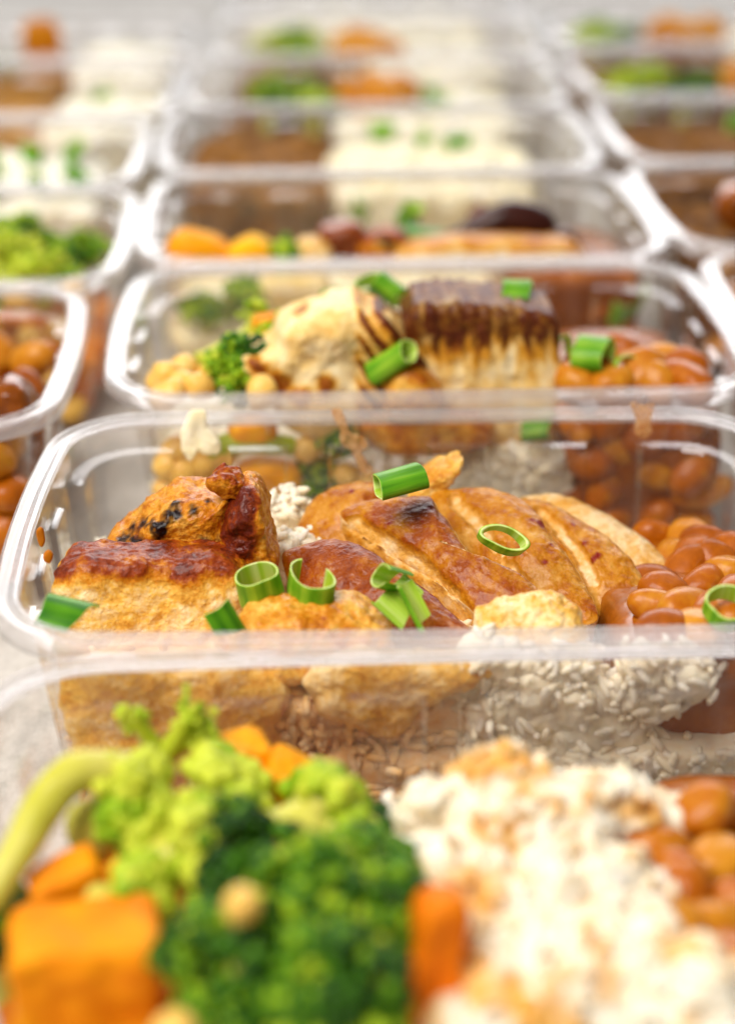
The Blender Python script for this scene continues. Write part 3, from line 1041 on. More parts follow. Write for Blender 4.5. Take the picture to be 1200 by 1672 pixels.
# spring onion on the chicken
onion(at(652, 786, 352), 4.0, 11.0, (-1, -0.5, -0.05), 'upright cut spring onion tube, highest piece on top of the chicken slices', 0.72, 0.25, seed=1, dark=0.18)
onion(at(821, 881, 338), 5.6, 2.6, (0.25, -0.62, 0.75), 'thin oval spring onion ring lying on the golden slice', 0.5, 0.1, spin=-25, seed=2, thick=1.0, dark=0.35)
onion(at(423, 957, 321), 5.4, 6.6, (-0.18, -0.16, 1), 'left one of two touching spring onion curls at the front of the chicken', 0.75, 0.12, seed=3, dark=0.3)
onion(at(507, 957, 318), 6.2, 6.2, (0.12, -0.18, 1), 'open spring onion curl touching the closed ring to its left', 0.7, -0.1, 285, spin=75, seed=4, dark=0.3)
onion(at(638, 945, 316), 3.6, 6, (-0.7, -0.5, 0.5), 'folded spring onion curl on the reddish slice, upper left piece of the green cluster', 0.7, 0.3, 300, spin=40, seed=5, dark=0.2)
onion(at(652, 978, 312), 5.5, 7, (0.75, -0.6, -0.5), 'wide spring onion strip in the middle of the green cluster on the reddish slice', 0.45, 0.3, 170, spin=200, seed=6, dark=0.22)
onion(at(685, 980, 311), 4.5, 9, (0.45, -0.45, -0.8), 'spring onion leaf at the lower right of the green cluster on the reddish slice', 0.5, 0.3, 150, spin=160, seed=7, dark=0.2)
onion(at(102, 1006, 306), 5.0, 8, (1, -0.1, -0.25), 'dark green spring onion leaf in the front left corner beside the cream chunk', 0.5, 0.4, 170, spin=10, seed=8, dark=0.05)
onion(at(362, 1014, 305), 4.0, 6, (0.5, -0.2, -0.9), 'dark green leaf tip between the cream chunk and the front scrap', 0.5, 0.4, 150, spin=20, seed=9, dark=0.1)
onion(at(1188, 993, 302), 5.0, 4, (0.1, -0.4, 1), 'spring onion ring lying on the beans at the right edge of the picture', 0.8, 0.2, seed=10, dark=0.3)
# splashes on the back wall of the chicken container
piece('rice_smear', [(303, 690), (312, 672), (336, 670), (340, 692), (352, 708), (362, 725), (355, 742), (335, 738), (322, 735), (310, 752), (298, 735), (296, 712)], 397.3, 1.1, M_MASH,
      'white mashed rice lump stuck to the rear wall above the burnt chunk', 'rice', 0.6, 0.0, noise=((0.5, 4, 2), (0.3, 1.5, 2)), n=110, k=12)
piece('sauce_drip', [(541, 672), (556, 668), (566, 690), (574, 705), (592, 712), (600, 728), (590, 740), (606, 765), (606, 775), (590, 770), (574, 738), (556, 722), (554, 700)], 397.6, 0.5, M_SMEAR,
      'dried beige sauce drip down the rear wall left of the upright onion', 'sauce drip', 0.4, 0, noise=((0.3, 2, 2),), n=110, k=8)
piece('sauce_drip', [(1030, 658), (1050, 660), (1068, 658), (1062, 685), (1064, 705), (1050, 717), (1036, 706), (1038, 685)], 397.0, 0.5, M_SMEAR,
      'dried sauce drip on the rear wall above the large beans, ending in a yellow blob', 'sauce drip', 0.35, 0, noise=((0.3, 2, 2),), n=80, k=8)

piece('sauce_fleck', [(60, 868), (68, 862), (74, 880), (70, 893), (63, 888)], 335, 0.7, M_SQUASH, 'upper orange sauce fleck on the left wall beside the cream chunk', 'sauce fleck', 0.5, 0, n=40, k=8, noise=((0.3, 2, 2),))
piece('sauce_fleck', [(72, 905), (80, 898), (87, 906), (82, 920), (74, 916)], 330, 0.7, M_SQUASH, 'lower orange sauce fleck on the left wall beside the cream chunk', 'sauce fleck', 0.4, 0, n=40, k=8, noise=((0.3, 2, 2),))

# ------------------------------------------------------------------ B: the grilled chicken slabs


def grill(V, N, a):
    s = vnoise(V * [1, 0.3, 0.16], 1.7, 31, 3)
    w = np.sin((V[:, 0] + 0.12 * (V[:, 2] - 50)) * 2 * math.pi / 3.6 + 2.2 * vnoise(V, 6, 12))
    up = sstep(52, 61, V[:, 2])
    V += N * ((0.3 * w + 0.35 * s) * up)[:, None]
    top = sstep(61.0, 65.5, V[:, 2] + 1.2 * w + 2.6 * s)
    a['crust'] = np.clip(0.26 + 0.36 * sstep(54, 65, V[:, 2] + 5 * s + 1.2 * w) + 0.26 * s + 0.25 * vnoise(V, 5, 6, 2), 0, 1)
    a['char'] = np.clip(top * (0.9 + 0.3 * s), 0, 1)


def ribs(V, N, a):
    x0 = at(600, 560, 440)
    s = np.sin((V[:, 0] * 0.78 + V[:, 2] * 0.62 + 0.8 * vnoise(V, 5, 3)) * 2 * math.pi / 4.0)
    V += N * (0.5 * s * sstep(x0[0] - 6, x0[0], V[:, 0]))[:, None]
    right = sstep(x0[0] - 5, x0[0] - 1, V[:, 0])
    a['crust'] = np.clip(0.2 + 0.28 * vnoise(V, 8, 41, 3) + 0.22 * right + 0.75 * right * sstep(-0.1, 0.5, s) + 0.15 * vnoise(V, 5, 6, 2) + 0.6 * spots(V, [(425, 612, 3.0), (408, 585, 2.6), (450, 636, 4), (480, 505, 3), (490, 640, 3.5), (530, 640, 3)], 3), 0, 1)
    a['char'] = 0.5 * right * sstep(0.75, 1.0, s)


piece('grilled_chicken', [(658, 520), (664, 494), (676, 480), (705, 475), (760, 473), (830, 480), (880, 488), (900, 498), (908, 530), (912, 625), (908, 690), (890, 702), (700, 705), (660, 695), (668, 600)], 442, 13, M_HALLOUMI,
      'upright grilled chicken slab with a dark charred ridged top', 'chicken', e=0.24, noise=((0.8, 9, 2), (0.5, 2.4, 3)), extra=grill, n=150, k=34)
piece('grilled_chicken', [(398, 576), (440, 552), (470, 520), (500, 500), (555, 488), (610, 492), (650, 520), (682, 560), (692, 610), (660, 680), (500, 690), (440, 640), (420, 602)], 438, 12, M_HALLOUMI,
      'creamy grilled chicken slab with diagonal brown stripes and a torn white end', 'chicken', e=0.29, noise=((2.0, 9, 2), (1.1, 3.2, 3)), extra=ribs, n=150, k=34)
piece('chicken_scrap', [(630, 620), (660, 590), (690, 600), (720, 640), (700, 680), (640, 680)], 426, 7, M_CRISP, 'tan chicken scrap wedged between the two grilled chicken slabs', 'chicken', 0.35, 0.2)
broccoli(at(330, 600, 458), at(420, 545, 470), 4.5, 9, 'pale stalked broccoli floret rising behind the chickpeas, left of the creamy slab', 1, 6, 0.9, 0.6, stalk_tone=0.4)
broccoli(at(385, 600, 446), at(392, 602, 434), 3.5, 9.5, 'dark green broccoli floret beside the creamy grilled slab', 2, 8, 1.0, 0.3)
broccoli(at(455, 580, 456), at(460, 545, 450), 3, 6, 'small yellow green broccoli sprig on top of the creamy slab', 3, 5, 0.8, 0.75)
blob('carrot_chunk', at(432, 528, 462), (7, 6, 5), M_CARROT, 'small carrot bit above the broccoli, left of the creamy slab', 'carrot', 5)
piece('pepper_piece', [(468, 515), (490, 502), (515, 503), (518, 520), (490, 530)], 452, 4, M_MUSH, 'dark red roasted pepper piece on the left top of the creamy slab', 'pepper', 0.6, 0.2, noise=((0.5, 4, 2),))
scatter('chickpea', PEAS, [at(*q) for q in [(272, 612, 432), (300, 628, 428), (325, 632, 426), (282, 640, 424), (268, 648, 424), (345, 612, 440), (428, 640, 424), (300, 600, 442), (262, 625, 440),
        (300, 770, 426), (332, 758, 427), (275, 762, 427), (345, 795, 426), (310, 805, 426), (272, 800, 427), (365, 745, 428), (290, 735, 428), (500, 735, 428), (565, 775, 428), (600, 790, 429), (375, 825, 427), (480, 820, 428)]],
        'pale round chickpea at the left end of the grilled chicken container', 'chickpea', 'chickpeas beside the grilled chicken', (0.8, 0.98))
piece('carrot_slice', [(388, 760), (430, 750), (480, 760), (494, 775), (488, 800), (440, 806), (392, 792)], 429, 6, M_CARROT, 'orange carrot slice low behind the front wall, seen through the chicken container', 'carrot', 0.5, 0, noise=((0.5, 8, 2),))
piece('carrot_slice', [(375, 690), (400, 676), (445, 678), (450, 712), (400, 722), (374, 712)], 430, 6, M_CARROT, 'carrot piece above the green stem behind the rear wall splash', 'carrot', 0.35, 0, noise=((0.5, 8, 2),))
stem([at(345, 735, 428), at(400, 722, 427), (at(480, 728, 428))], [3.4, 3.2, 2.6], 'light green broccoli stem lying along the front wall of the grilled chicken container', tone=0.2)
broccoli(at(545, 740, 434), at(552, 712, 431), 3, 8, 'dark broccoli floret pressed to the front wall behind the sauce drip', 5, 7, 0.9, 0.3)
broccoli(at(520, 800, 433), at(520, 778, 430), 3, 6, 'lower broccoli floret seen behind the burnt chicken chunk', 6, 6, 0.9, 0.35)
piece('chicken_scrap', [(590, 690), (640, 668), (720, 668), (790, 680), (800, 715), (720, 735), (620, 730)], 428, 7, M_CRISP, 'tan chicken piece pressed to the front wall below the grilled chicken slabs', 'chicken', 0.5, 0.1)
rice('white rice between grilled slabs and beans, seen through the rear wall of the chicken container', [((18, 472, 13), (114, 90, 24), 9), (tuple(at(840, 790, 434)), (33, 18, 26), 3.5), (tuple(at(760, 800, 432)), (18, 14, 18), 3)], 1500, 'rice_bed')
onion(at(888, 697, 430), 7, 9, (1, -0.3, 0.3), 'blurred green onion leaf behind the front wall above the white rice', 0.5, 0.3, 200, spin=0, seed=20, dark=0.2)
blob('bean_sauce', (94, 470, 20), (42, 92, 38), M_SAUCE, 'sauce round the beans at the right of the grilled chicken slabs', 'sauce', 7, None, ((0.8, 9, 2),), 0.4, 26, kind='stuff', taper=-0.09)
scatter('baked_bean', BEANS, [at(*q) for q in [(935, 620, 430), (965, 610, 436), (1000, 625, 428), (1040, 612, 432), (1068, 620, 428), (1030, 585, 448), (1115, 598, 440), (1125, 625, 426), (1000, 580, 452), (1080, 595, 446),
        (960, 590, 452), (985, 790, 427), (1060, 700, 427), (1010, 725, 428), (955, 745, 428), (1070, 770, 427), (1130, 760, 427), (1140, 800, 428), (1000, 840, 428), (1060, 840, 428), (1120, 850, 428), (940, 690, 429),
        (1110, 700, 428), (1000, 680, 428), (930, 810, 430)]], 'orange baked bean in sauce right of the grilled chicken slabs', 'bean', 'beans beside the grilled chicken', (1.15, 1.5))
onion(at(540, 487, 462), 3.2, 4, (0.9, -0.3, 0.3), 'small spring onion bit on the striped slab, left of the onion cluster', 0.8, 0.2, seed=11, dark=0.2)
onion(at(600, 470, 462), 4, 5, (0.2, -0.5, 0.9), 'left tube of the spring onion cluster on top of the striped slab', 0.8, 0.2, seed=12, dark=0.2)
onion(at(635, 472, 456), 4.8, 8, (0.75, -0.3, -0.5), 'larger right tube of the spring onion cluster on top of the striped slab', 0.7, 0.3, seed=13, dark=0.22)
onion(at(638, 592, 424), 4.0, 12, (0.75, -0.2, 0.6), 'spring onion tube leaning against the joint of the two slabs', 0.75, 0.3, seed=14, dark=0.28)
onion(at(844, 478, 445), 5.2, 7.5, (1, -0.1, 0.03), 'spring onion piece lying on the charred top of the upright slab', 0.6, 0.1, seed=15, dark=0.2)
onion(at(968, 580, 432), 5.2, 8.5, (1, -0.5, 0.1), 'wide spring onion tube standing on the beans right of the upright slab', 0.95, 0.05, spin=30, seed=16, dark=0.28)
onion(at(1025, 605, 430), 5.0, 1.8, (0.5, -0.8, 0.2), 'thin open spring onion ring on the beans, right of the wide tube', 0.8, 0.05, seed=17, dark=0.3)
onion(at(918, 572, 440), 4.0, 2.6, (0.7, -0.6, 0.3), 'thin spring onion ring half hidden behind the upright slab', 0.9, 0.05, seed=18, dark=0.3)

# ------------------------------------------------------------------ C: the fried mushroom
bed('C', 26, 'creamy rice filling under the mushroom and carrots', mat=M_MASH)
piece('carrot_slice', [(272, 400), (290, 380), (325, 378), (365, 392), (380, 410), (375, 435), (300, 440), (275, 428)], 560, 7, M_CARROT, 'orange carrot piece in the front left corner before the brown mince', 'carrot', 0.5, 0.1)
piece('carrot_slice', [(372, 412), (392, 392), (420, 388), (446, 404), (445, 432), (380, 436)], 558, 7, M_CARROT, 'yellow orange carrot piece second from the left before the mince', 'carrot', 0.85, 0.1)
broccoli(at(470, 420, 560), at(466, 410, 556), 2.5, 5, 'small broccoli bit between the carrots and the pale chicken cubes', 8, 5, 1, 0.5)
piece('chicken_cube', [(480, 405), (500, 388), (530, 392), (545, 415), (530, 435), (485, 432)], 558, 6, M_CRISP, 'pale chicken cube left of the browned pieces', 'chicken', 0.15, 0.1)
piece('chicken_cube', [(520, 380), (545, 362), (585, 362), (600, 390), (590, 425), (535, 430)], 565, 7, M_MUSH, 'dark brown fried piece between the pale cubes', 'mushroom', 0.7, 0.2)
piece('chicken_cube', [(585, 395), (610, 372), (650, 372), (672, 395), (665, 430), (595, 432)], 560, 7, M_CRISP, 'browned chicken cube under the spring onion leaves', 'chicken', 0.5, 0.3, char=[(610, 395, 2), (640, 410, 2)])
piece('chicken_strip', [(640, 405), (700, 388), (800, 384), (900, 388), (942, 398), (945, 425), (800, 432), (650, 432)], 557, 8, M_CRISP, 'long pale chicken strip lying in front of the dark mushroom', 'chicken', 0.15, 0.35)
V, F = tube([at(712, 396, 570), at(770, 378, 572), at(830, 358, 574), (at(880, 366, 574)), at(900, 392, 572)], [2, 4.5, 6.5, 6, 3], 40, 20)
put('mushroom', rough(V, F, ((0.8, 7, 2), (0.3, 2, 2))), clean(F), M_MUSH, 'dark brown fried mushroom strip lying on the pale chicken', 'mushroom', {'crust': np.full(len(V), 0.25)})
piece('mushroom', [(890, 392), (915, 372), (938, 380), (946, 400), (930, 415), (895, 412)], 566, 5, M_MUSH, 'small dark red brown mushroom piece at the right end of the strip', 'mushroom', 0.45, 0)
V, F = tube([at(770, 372, 585), at(778, 352, 585), at(790, 335, 585)], [3.2, 2.6, 2.0], 16, 12)
put('mushroom', V, clean(F), M_MUSH, 'short brown stub standing up behind the mushroom strip', 'mushroom', {'crust': np.full(len(V), 0.75)})
onion(at(668, 350, 590), 4.2, 7, (0.3, -0.4, 0.9), 'green onion tube standing behind the browned cube', 0.8, 0.2, seed=21, dark=0.12)
onion(at(690, 383, 565), 5.0, 13, (1, -0.2, -0.1), 'long dark green onion leaf lying left of the mushroom strip', 0.4, 0.2, 200, seed=22, dark=0.05)
broccoli(at(340, 540, 550), at(340, 515, 549), 3, 9, 'broccoli floret at the front wall, seen behind the pale stalk', 9, 7, 1, 0.4)
broccoli(at(400, 500, 552), at(400, 480, 551), 3, 7, 'smaller broccoli floret seen through the wall above the pale stalk', 10, 7, 1, 0.45)
piece('squash_piece', [(430, 450), (520, 445), (545, 480), (530, 520), (440, 520)], 552, 7, M_MASH, 'pale yellow squash piece at the front wall behind the striped slab', 'squash', 0.2, 0)
blob('bean_sauce', (92, 588, 22), (46, 88, 42), M_SAUCE, 'sauce round the beans right of the long pale chicken strip', 'sauce', 7, None, ((0.8, 9, 2),), 0.45, 22, kind='stuff', taper=-0.09, slope=-0.1)
scatter('baked_bean', BEANS, [at(*q) for q in [(905, 470, 549), (940, 460, 549), (975, 470, 549), (925, 505, 549), (960, 510, 549), (1000, 530, 549), (905, 540, 549), (945, 550, 549), (985, 565, 549), (1010, 455, 550)]],
        'orange bean behind the front wall of the mushroom container', 'bean', 'beans in the mushroom container', (1.1, 1.4))
onion(at(1022, 500, 547), 7, 9, (0.3, -0.3, 1), 'blurred green onion piece pressed to the wall right of the upright slab', 0.6, 0.2, seed=23, dark=0.3)

# ------------------------------------------------------------------ D to G: the blurred rows behind


def mince(k, x0, x1, top, label, y0=-46, y1=46, slope=0.0, crust=0.4, mat=None, name='mince_stew', cat='mince'):
    bed(k, top, label, x0, x1, y0, y1, mat or M_MINCE, cat, name, slope, crust, 2.0, 6)


def mash(k, x0, x1, top, label, y0=-46, y1=46, slope=0.0, crust=0.6):
    bed(k, top, label, x0, x1, y0, y1, M_MASH, 'rice', 'creamy_rice', slope, crust, 2.8, 4.5)


def onion_at(k, dx, dy, z, label, r=4.2, L=7, axis=(0.6, -0.3, 0.5), seed=0, dark=0.2):
    onion((CONT[k][0] + dx, CONT[k][1] + dy, z), r, L, axis, label, 0.75, 0.25, seed=seed, dark=dark)


mince('D', -77, -20, 44, 'brown mince at the left of the creamy rice')
mash('D', -20, 66, 44, 'creamy yellow rice right of the brown mince')
onion_at('D', 35, 12, 48, 'bright green onion piece on the creamy rice, right one of two', 5, 10, (1, 0, 0.1), 31)
onion_at('D', 21, 16, 48, 'small green onion bit on the creamy rice, left one of two', 3.5, 7, (0.2, 0, 1), 32)
onion_at('D', 5, 44, 46, 'green onion leaf at the rear of the creamy rice', 5, 10, (1, 0, 0), 33, 0.3)
onion_at('D', -8, -43, 36, 'green onion leaf low at the front wall between mince and creamy rice', 5, 9, (0.3, 0, 1), 34, 0.3)

mince('E', -72, -20, 30, 'brown mince layer under the broccoli behind the creamy rice', crust=0.3)
mash('E', -20, 68, 40, 'white creamy rice right of the orange squash, two rows behind the mushroom', crust=0.8)
for q, (dx, dy, s) in enumerate([(-50, -10, 13), (-34, 0, 12), (-48, 16, 12), (-28, -16, 10)]):
    x, y = CONT['E'][0] + dx, CONT['E'][1] + dy
    broccoli((x, y, 32), (x + 2, y, 44), 3, s, ['wide broccoli floret at the left of the far squash container', 'broccoli floret next to the orange squash', 'rear broccoli floret at the left of the far squash container', 'small front broccoli floret before the orange squash'][q], 50 + q, 7, 1.3, [0.45, 0.3, 0.35, 0.6][q], per=26)
for q, (dx, dy) in enumerate([(-8, -6), (8, -8), (2, 12), (14, 10)]):
    squash((CONT['E'][0] + dx, CONT['E'][1] + dy, 46), (20, 16, 16), rot(10 * q, 14, 30 * q), ['orange squash cube nearest the broccoli in the far container', 'orange squash cube nearest the rice in the far container', 'rear orange squash cube on the left', 'rear orange squash cube touching the rice'][q], 0.7)
onion_at('E', 24, -14, 45, 'green onion bit on the far white rice, lower left of three', 3.6, 6, seed=35)
onion_at('E', 32, -10, 45, 'green onion bit on the far white rice, right of three', 3.6, 6, (1, 0, .3), 36)
onion_at('E', 28, 6, 46, 'green onion bit on the far white rice, top of three', 3.6, 6, (0, 0, 1), 37)

mash('F', -10, 68, 42, 'blurred white rice near the top of the picture, middle column', crust=0.85)
mince('F', -72, -10, 30, 'brown stew under the bright broccoli near the top', crust=0.5)
for q, (dx, dy, s, tn) in enumerate([(-52, 2, 14, 0.75), (-38, -6, 13, 0.65), (-44, 22, 14, 0.5)]):
    x, y = CONT['F'][0] + dx, CONT['F'][1] + dy
    broccoli((x, y, 32), (x, y, 44), 3, s, ['bright green floret at the left in the second to last container', 'bright green floret beside the rust coloured pieces', 'rear green floret in the second to last container'][q], 60 + q, 7, 1.3, tn, per=26)
for q, (dx, dy) in enumerate([(-14, -4), (2, -8), (-6, 14)]):
    squash((CONT['F'][0] + dx, CONT['F'][1] + dy, 47), (21, 17, 16), rot(8 * q, 10, 25 * q), ['rust orange squash cube beside the bright broccoli', 'rust orange squash cube beside the blurred rice', 'rear rust orange squash cube near the top'][q], 0.75)
mash('G', -72, 68, 40, 'blurred white rice in the last container of the middle column', crust=0.85)

# ------------------------------------------------------------------ left column
x, y = CONT['L1'][:2]
mince('L1', -77, 76, 36, 'orange bean sauce filling the nearest left container', mat=M_SAUCE, name='bean_sauce', cat='sauce')
scatter('baked_bean', BEANS, heap(x + 18, x + 76, y - 47, y + 46, 6, 40, 50, 13.5), 'large orange bean in the stew of the nearest left container', 'bean', 'beans in the left container', (1.25, 1.6))
piece('pepper_piece', [(-25, 660), (0, 625), (35, 622), (55, 645), (60, 675), (20, 700), (-20, 700)], 420, 8, M_SAUCE, 'red brown pepper piece at the front of the left bean stew', 'pepper', 0.1, 0.1)
x, y = CONT['L2'][:2]
mince('L2', -77, 76, 24, 'chickpea and squash filling below the green broccoli heap', mat=M_CARROT, name='squash_mash', cat='squash', crust=0.4)
for q, (dx, dy, z, s, tn) in enumerate([(42, -28, 44, 13, 0.95), (60, -8, 44, 13, 0.6), (24, -20, 43, 12, 0.95), (44, 4, 48, 13, 0.85), (28, 12, 48, 12, 0.7), (66, 22, 42, 12, 0.4), (46, 30, 46, 12, 0.45), (10, -30, 42, 12, 0.8)]):
    broccoli((x + dx - 3, y + dy, z - 14), (x + dx, y + dy, z - 4), 3.5, s, ['light green floret at the front of the left broccoli heap', 'floret at the right end of the left broccoli heap', 'palest floret of the left broccoli heap', 'topmost floret of the left broccoli heap',
             'floret behind the palest one in the left heap', 'dark floret in the right rear corner of the left heap', 'dark rear floret of the left broccoli heap', 'floret at the left picture edge in the broccoli heap'][q], 70 + q, 8, 1.2, tn, per=34)
stem([(x + 18, y - 34, 47), (x + 34, y - 38, 48), (x + 50, y - 36, 46)], [5, 5.5, 4], 'thick pale broccoli stalk lying across the front of the left heap', tone=0.35)
carrot((x + 4, y - 22, 47), (12, 9, 9), rot(20, 10, 30), 'orange carrot bit at the left picture edge beside the broccoli', 0.4)
scatter('chickpea', PEAS, heap(x + 20, x + 74, y - 46, y - 40, 8, 34, 24, 9.5) + [(x + 55, y - 40, 44), (x + 70, y - 26, 42)], 'chickpea in the broccoli container of the left column', 'chickpea', 'chickpeas under the left broccoli')
mash('L3', -77, 70, 44, 'white rice under scattered spring onion in the left column', crust=0.9)
for q, (dx, dy, sd) in enumerate([(48, -32, 41), (30, -36, 42), (62, -20, 43), (40, 14, 44), (20, 22, 45), (56, 24, 46), (26, -8, 47)]):
    onion_at('L3', dx, dy, 48, ['tall green onion piece at the front of the left white rice', 'green onion piece at the left picture edge on the white rice', 'small green onion bit at the right of the left white rice', 'rear middle green onion bit on the left white rice',
             'rear left green onion bit on the white rice', 'rear right green onion bit on the left white rice', 'green onion bit in the middle of the left white rice'][q], 4.2, 8, (math.sin(sd * 2.0), 0.2, math.cos(sd * 1.3)), sd)
mince('L4', -77, 28, 42, 'rust brown stew at the left of the blurred white rice', crust=0.75)
mash('L4', 28, 76, 43, 'blurred white rice right of the rust brown stew', crust=0.85)
onion_at('L4', 50, 10, 47, 'green onion bit on the blurred white rice of the left column', seed=48)
mince('L5', -77, 20, 36, 'brown stew near the top left corner', crust=0.7)
mash('L5', 24, 76, 42, 'white rice at the top left near the picture edge', crust=0.9)
squash((CONT['L5'][0] + 8, CONT['L5'][1] - 6, 50), (20, 16, 30), rot(4, -6, 15), 'tall rust brown squash chunk standing beside the top left rice', 0.8, 4)
squash((CONT['L5'][0] - 34, CONT['L5'][1] - 20, 42), (26, 16, 14), rot(4, -6, -10), 'low orange squash chunk at the top left picture edge', 0.7, 4)
broccoli((CONT['L5'][0] - 14, CONT['L5'][1] - 16, 34), (CONT['L5'][0] - 14, CONT['L5'][1] - 16, 40), 3, 10, 'dull green floret between the two top left squash chunks', 80, 6, 1.3, 0.4, per=20)

# ------------------------------------------------------------------ right column
mince('R1', -77, 76, 34, 'orange bean sauce in the nearest right container', mat=M_SAUCE, name='bean_sauce', cat='sauce')
x, y = CONT['R1'][:2]
scatter('baked_bean', BEANS, heap(x - 68, x - 40, y - 40, y + 46, 20, 38, 18, 11), 'orange bean at the left end of the nearest right container', 'bean', 'beans in the nearest right container', (1.0, 1.3))
piece('sauce_smear', [(1172, 470), (1176, 440), (1186, 422), (1200, 412), (1206, 420), (1192, 440), (1184, 470)], 510, 1.0, M_SMEAR, 'orange sauce smear on the rim of the nearest right container', 'sauce', 0.1, 0, noise=((0.3, 2, 2),))
mince('R2', -77, -10, 42, 'dark mince at the left end of the red pepper container', crust=0.25)
mash('R2', -10, 70, 34, 'creamy rice hidden beyond the right picture edge', crust=0.5)
scatter('baked_bean', BEANS, heap(CONT['R2'][0] - 66, CONT['R2'][0] - 20, CONT['R2'][1] - 47, CONT['R2'][1] - 44, 8, 32, 12, 11), 'orange bean at the front wall of the red pepper container', 'bean', 'beans under the red pepper', (1.0, 1.3))
piece('pepper_piece', [(1165, 345), (1178, 310), (1210, 300), (1240, 320), (1240, 370), (1190, 375)], 580, 9, M_SAUCE, 'red pepper piece at the right picture edge on the dark mince', 'pepper', 0.1, 0.2)
mince('R3', -77, -14, 43, 'dark brown mince left of the yellow creamy rice', crust=0.3)
mash('R3', -14, 70, 44, 'yellow creamy rice at the right picture edge', crust=0.3)
onion_at('R3', -18, 40, 47, 'green onion leaf at the rear of the right mince', 5, 12, (1, 0, 0), 51)
onion_at('R3', -12, -44, 40, 'green onion leaf at the front wall between right mince and yellow rice', 5, 9, (1, 0, .3), 52)
mince('R4', -76, 60, 28, 'dark stew under the pale broccoli of the right column', crust=0.2)
for q, (dx, dy, tn, s) in enumerate([(-60, -6, 0.75, 14), (-46, 8, 0.7, 13), (-34, -12, 0.08, 12), (-22, 0, 0.1, 11)]):
    x, y = CONT['R4'][0] + dx, CONT['R4'][1] + dy
    broccoli((x, y, 30), (x, y, 44), 3, s, ['pale green floret at the left of the right column container', 'second pale floret next to the dark one', 'dark floret between pale broccoli and squash', 'dark floret touching the orange squash'][q], 90 + q, 7, 1.3, tn, per=26)
for q, (dx, dy) in enumerate([(-6, -8), (10, 2), (2, 16), (24, -6)]):
    squash((CONT['R4'][0] + dx, CONT['R4'][1] + dy, 46), (21, 17, 16), rot(8 * q, 10, 25 * q), ['orange squash cube next to the dark broccoli on the right', 'middle orange squash cube in the right column', 'rear orange squash cube in the right column', 'orange squash cube at the right picture edge'][q], 0.7)
onion_at('R4', 2, -30, 45, 'bright green onion bit before the right column squash', 4.5, 9, (1, 0, 0.2), 53)
mince('R5', -76, 60, 30, 'stew under the vivid broccoli at the upper right', crust=0.5)
for q, (dx, dy, tn, s) in enumerate([(-60, -10, 0.7, 13), (-44, 4, 0.3, 12), (-54, 20, 0.5, 12)]):
    x, y = CONT['R5'][0] + dx, CONT['R5'][1] + dy
    broccoli((x, y, 30), (x, y, 44), 3, s, ['vivid green floret at the upper right', 'dull green floret beside the upper right squash', 'rear floret at the upper right'][q], 95 + q, 7, 1.3, tn, per=26)
for q, (dx, dy) in enumerate([(-22, -6), (-6, -4), (-14, 14), (6, 8)]):
    squash((CONT['R5'][0] + dx, CONT['R5'][1] + dy, 47), (21, 17, 17), rot(8 * q, 10, 25 * q), ['rust squash cube beside the vivid broccoli', 'rust squash cube beside the upper right rice', 'rear left rust squash cube at the upper right', 'rear right rust squash cube at the upper right'][q], 0.75)
mash('R5', 18, 68, 42, 'white rice in the upper right corner', crust=0.85)

# ------------------------------------------------------------------ O: the nearest container, out of focus
XO, YO = CONT['O'][:2]
mince('O', -76, 20, 22, 'mixed vegetable filling at the bottom of the nearest container', mat=M_CARROT, name='vegetable_mash', cat='vegetables', crust=0.3)


def sauced(V):
    return np.clip(0.03 + 0.9 * 0.95 * sstep(-0.12, 0.38, vnoise(V * [1, 1, 1.2], 11, 77, 2) + 0.25 * vnoise(V, 3, 78)), 0, 0.9)


rb = [((37, 226, 17), (54, 92, 32), 6)]
for (u, v, yy, s) in [(822, 1262, 250, (9, 9, 15)), (812, 1300, 247, (20, 14, 16)), (712, 1345, 246, (13, 12, 16)), (940, 1310, 246, (18, 14, 14)), (880, 1330, 240, (22, 16, 18)), (1052, 1330, 250, (10, 10, 12)), (1000, 1345, 246, (14, 12, 12)),
                       (760, 1420, 232, (24, 18, 20)), (900, 1430, 228, (24, 18, 18)), (1000, 1450, 226, (16, 16, 16)), (820, 1540, 214, (26, 18, 18)), (960, 1530, 214, (24, 18, 16)), (1090, 1600, 205, (22, 16, 16)),
                       (860, 1650, 198, (28, 18, 18)), (1000, 1650, 198, (26, 18, 18)), (1120, 1660, 196, (20, 16, 16))]:
    c = at(u, v, yy)
    rb.append(((c[0], c[1], c[2] - s[2] * 0.18), s, 2.6))
g = np.random.default_rng(5)
for (c, sz, p) in list(rb[1:]):
    for _ in range(4):
        d = g.normal(size=3) * [1, 1, 0.7]
        d[2] = abs(d[2])
        d[1] = -abs(d[1])
        d /= np.linalg.norm(d)
        r = g.uniform(4.0, 8.5)
        rb.append((tuple(np.asarray(c) + d * np.asarray(sz) * 0.48), (r * g.uniform(0.8, 1.3), r, r * g.uniform(0.9, 1.5)), 2.6))
rice('heaped white rice streaked with orange sauce in the nearest container', rb, 1500, 'rice', sauce=sauced, grain=(3.0, 1.2, 1.1), stand=0.6)
blob('bean_sauce', (80, 226, 18), (36, 92, 34), M_SAUCE, 'sauce round the out of focus beans in the nearest container', 'sauce', 7, None, ((0.8, 9, 2),), 0.45, 24, kind='stuff', taper=-0.09)
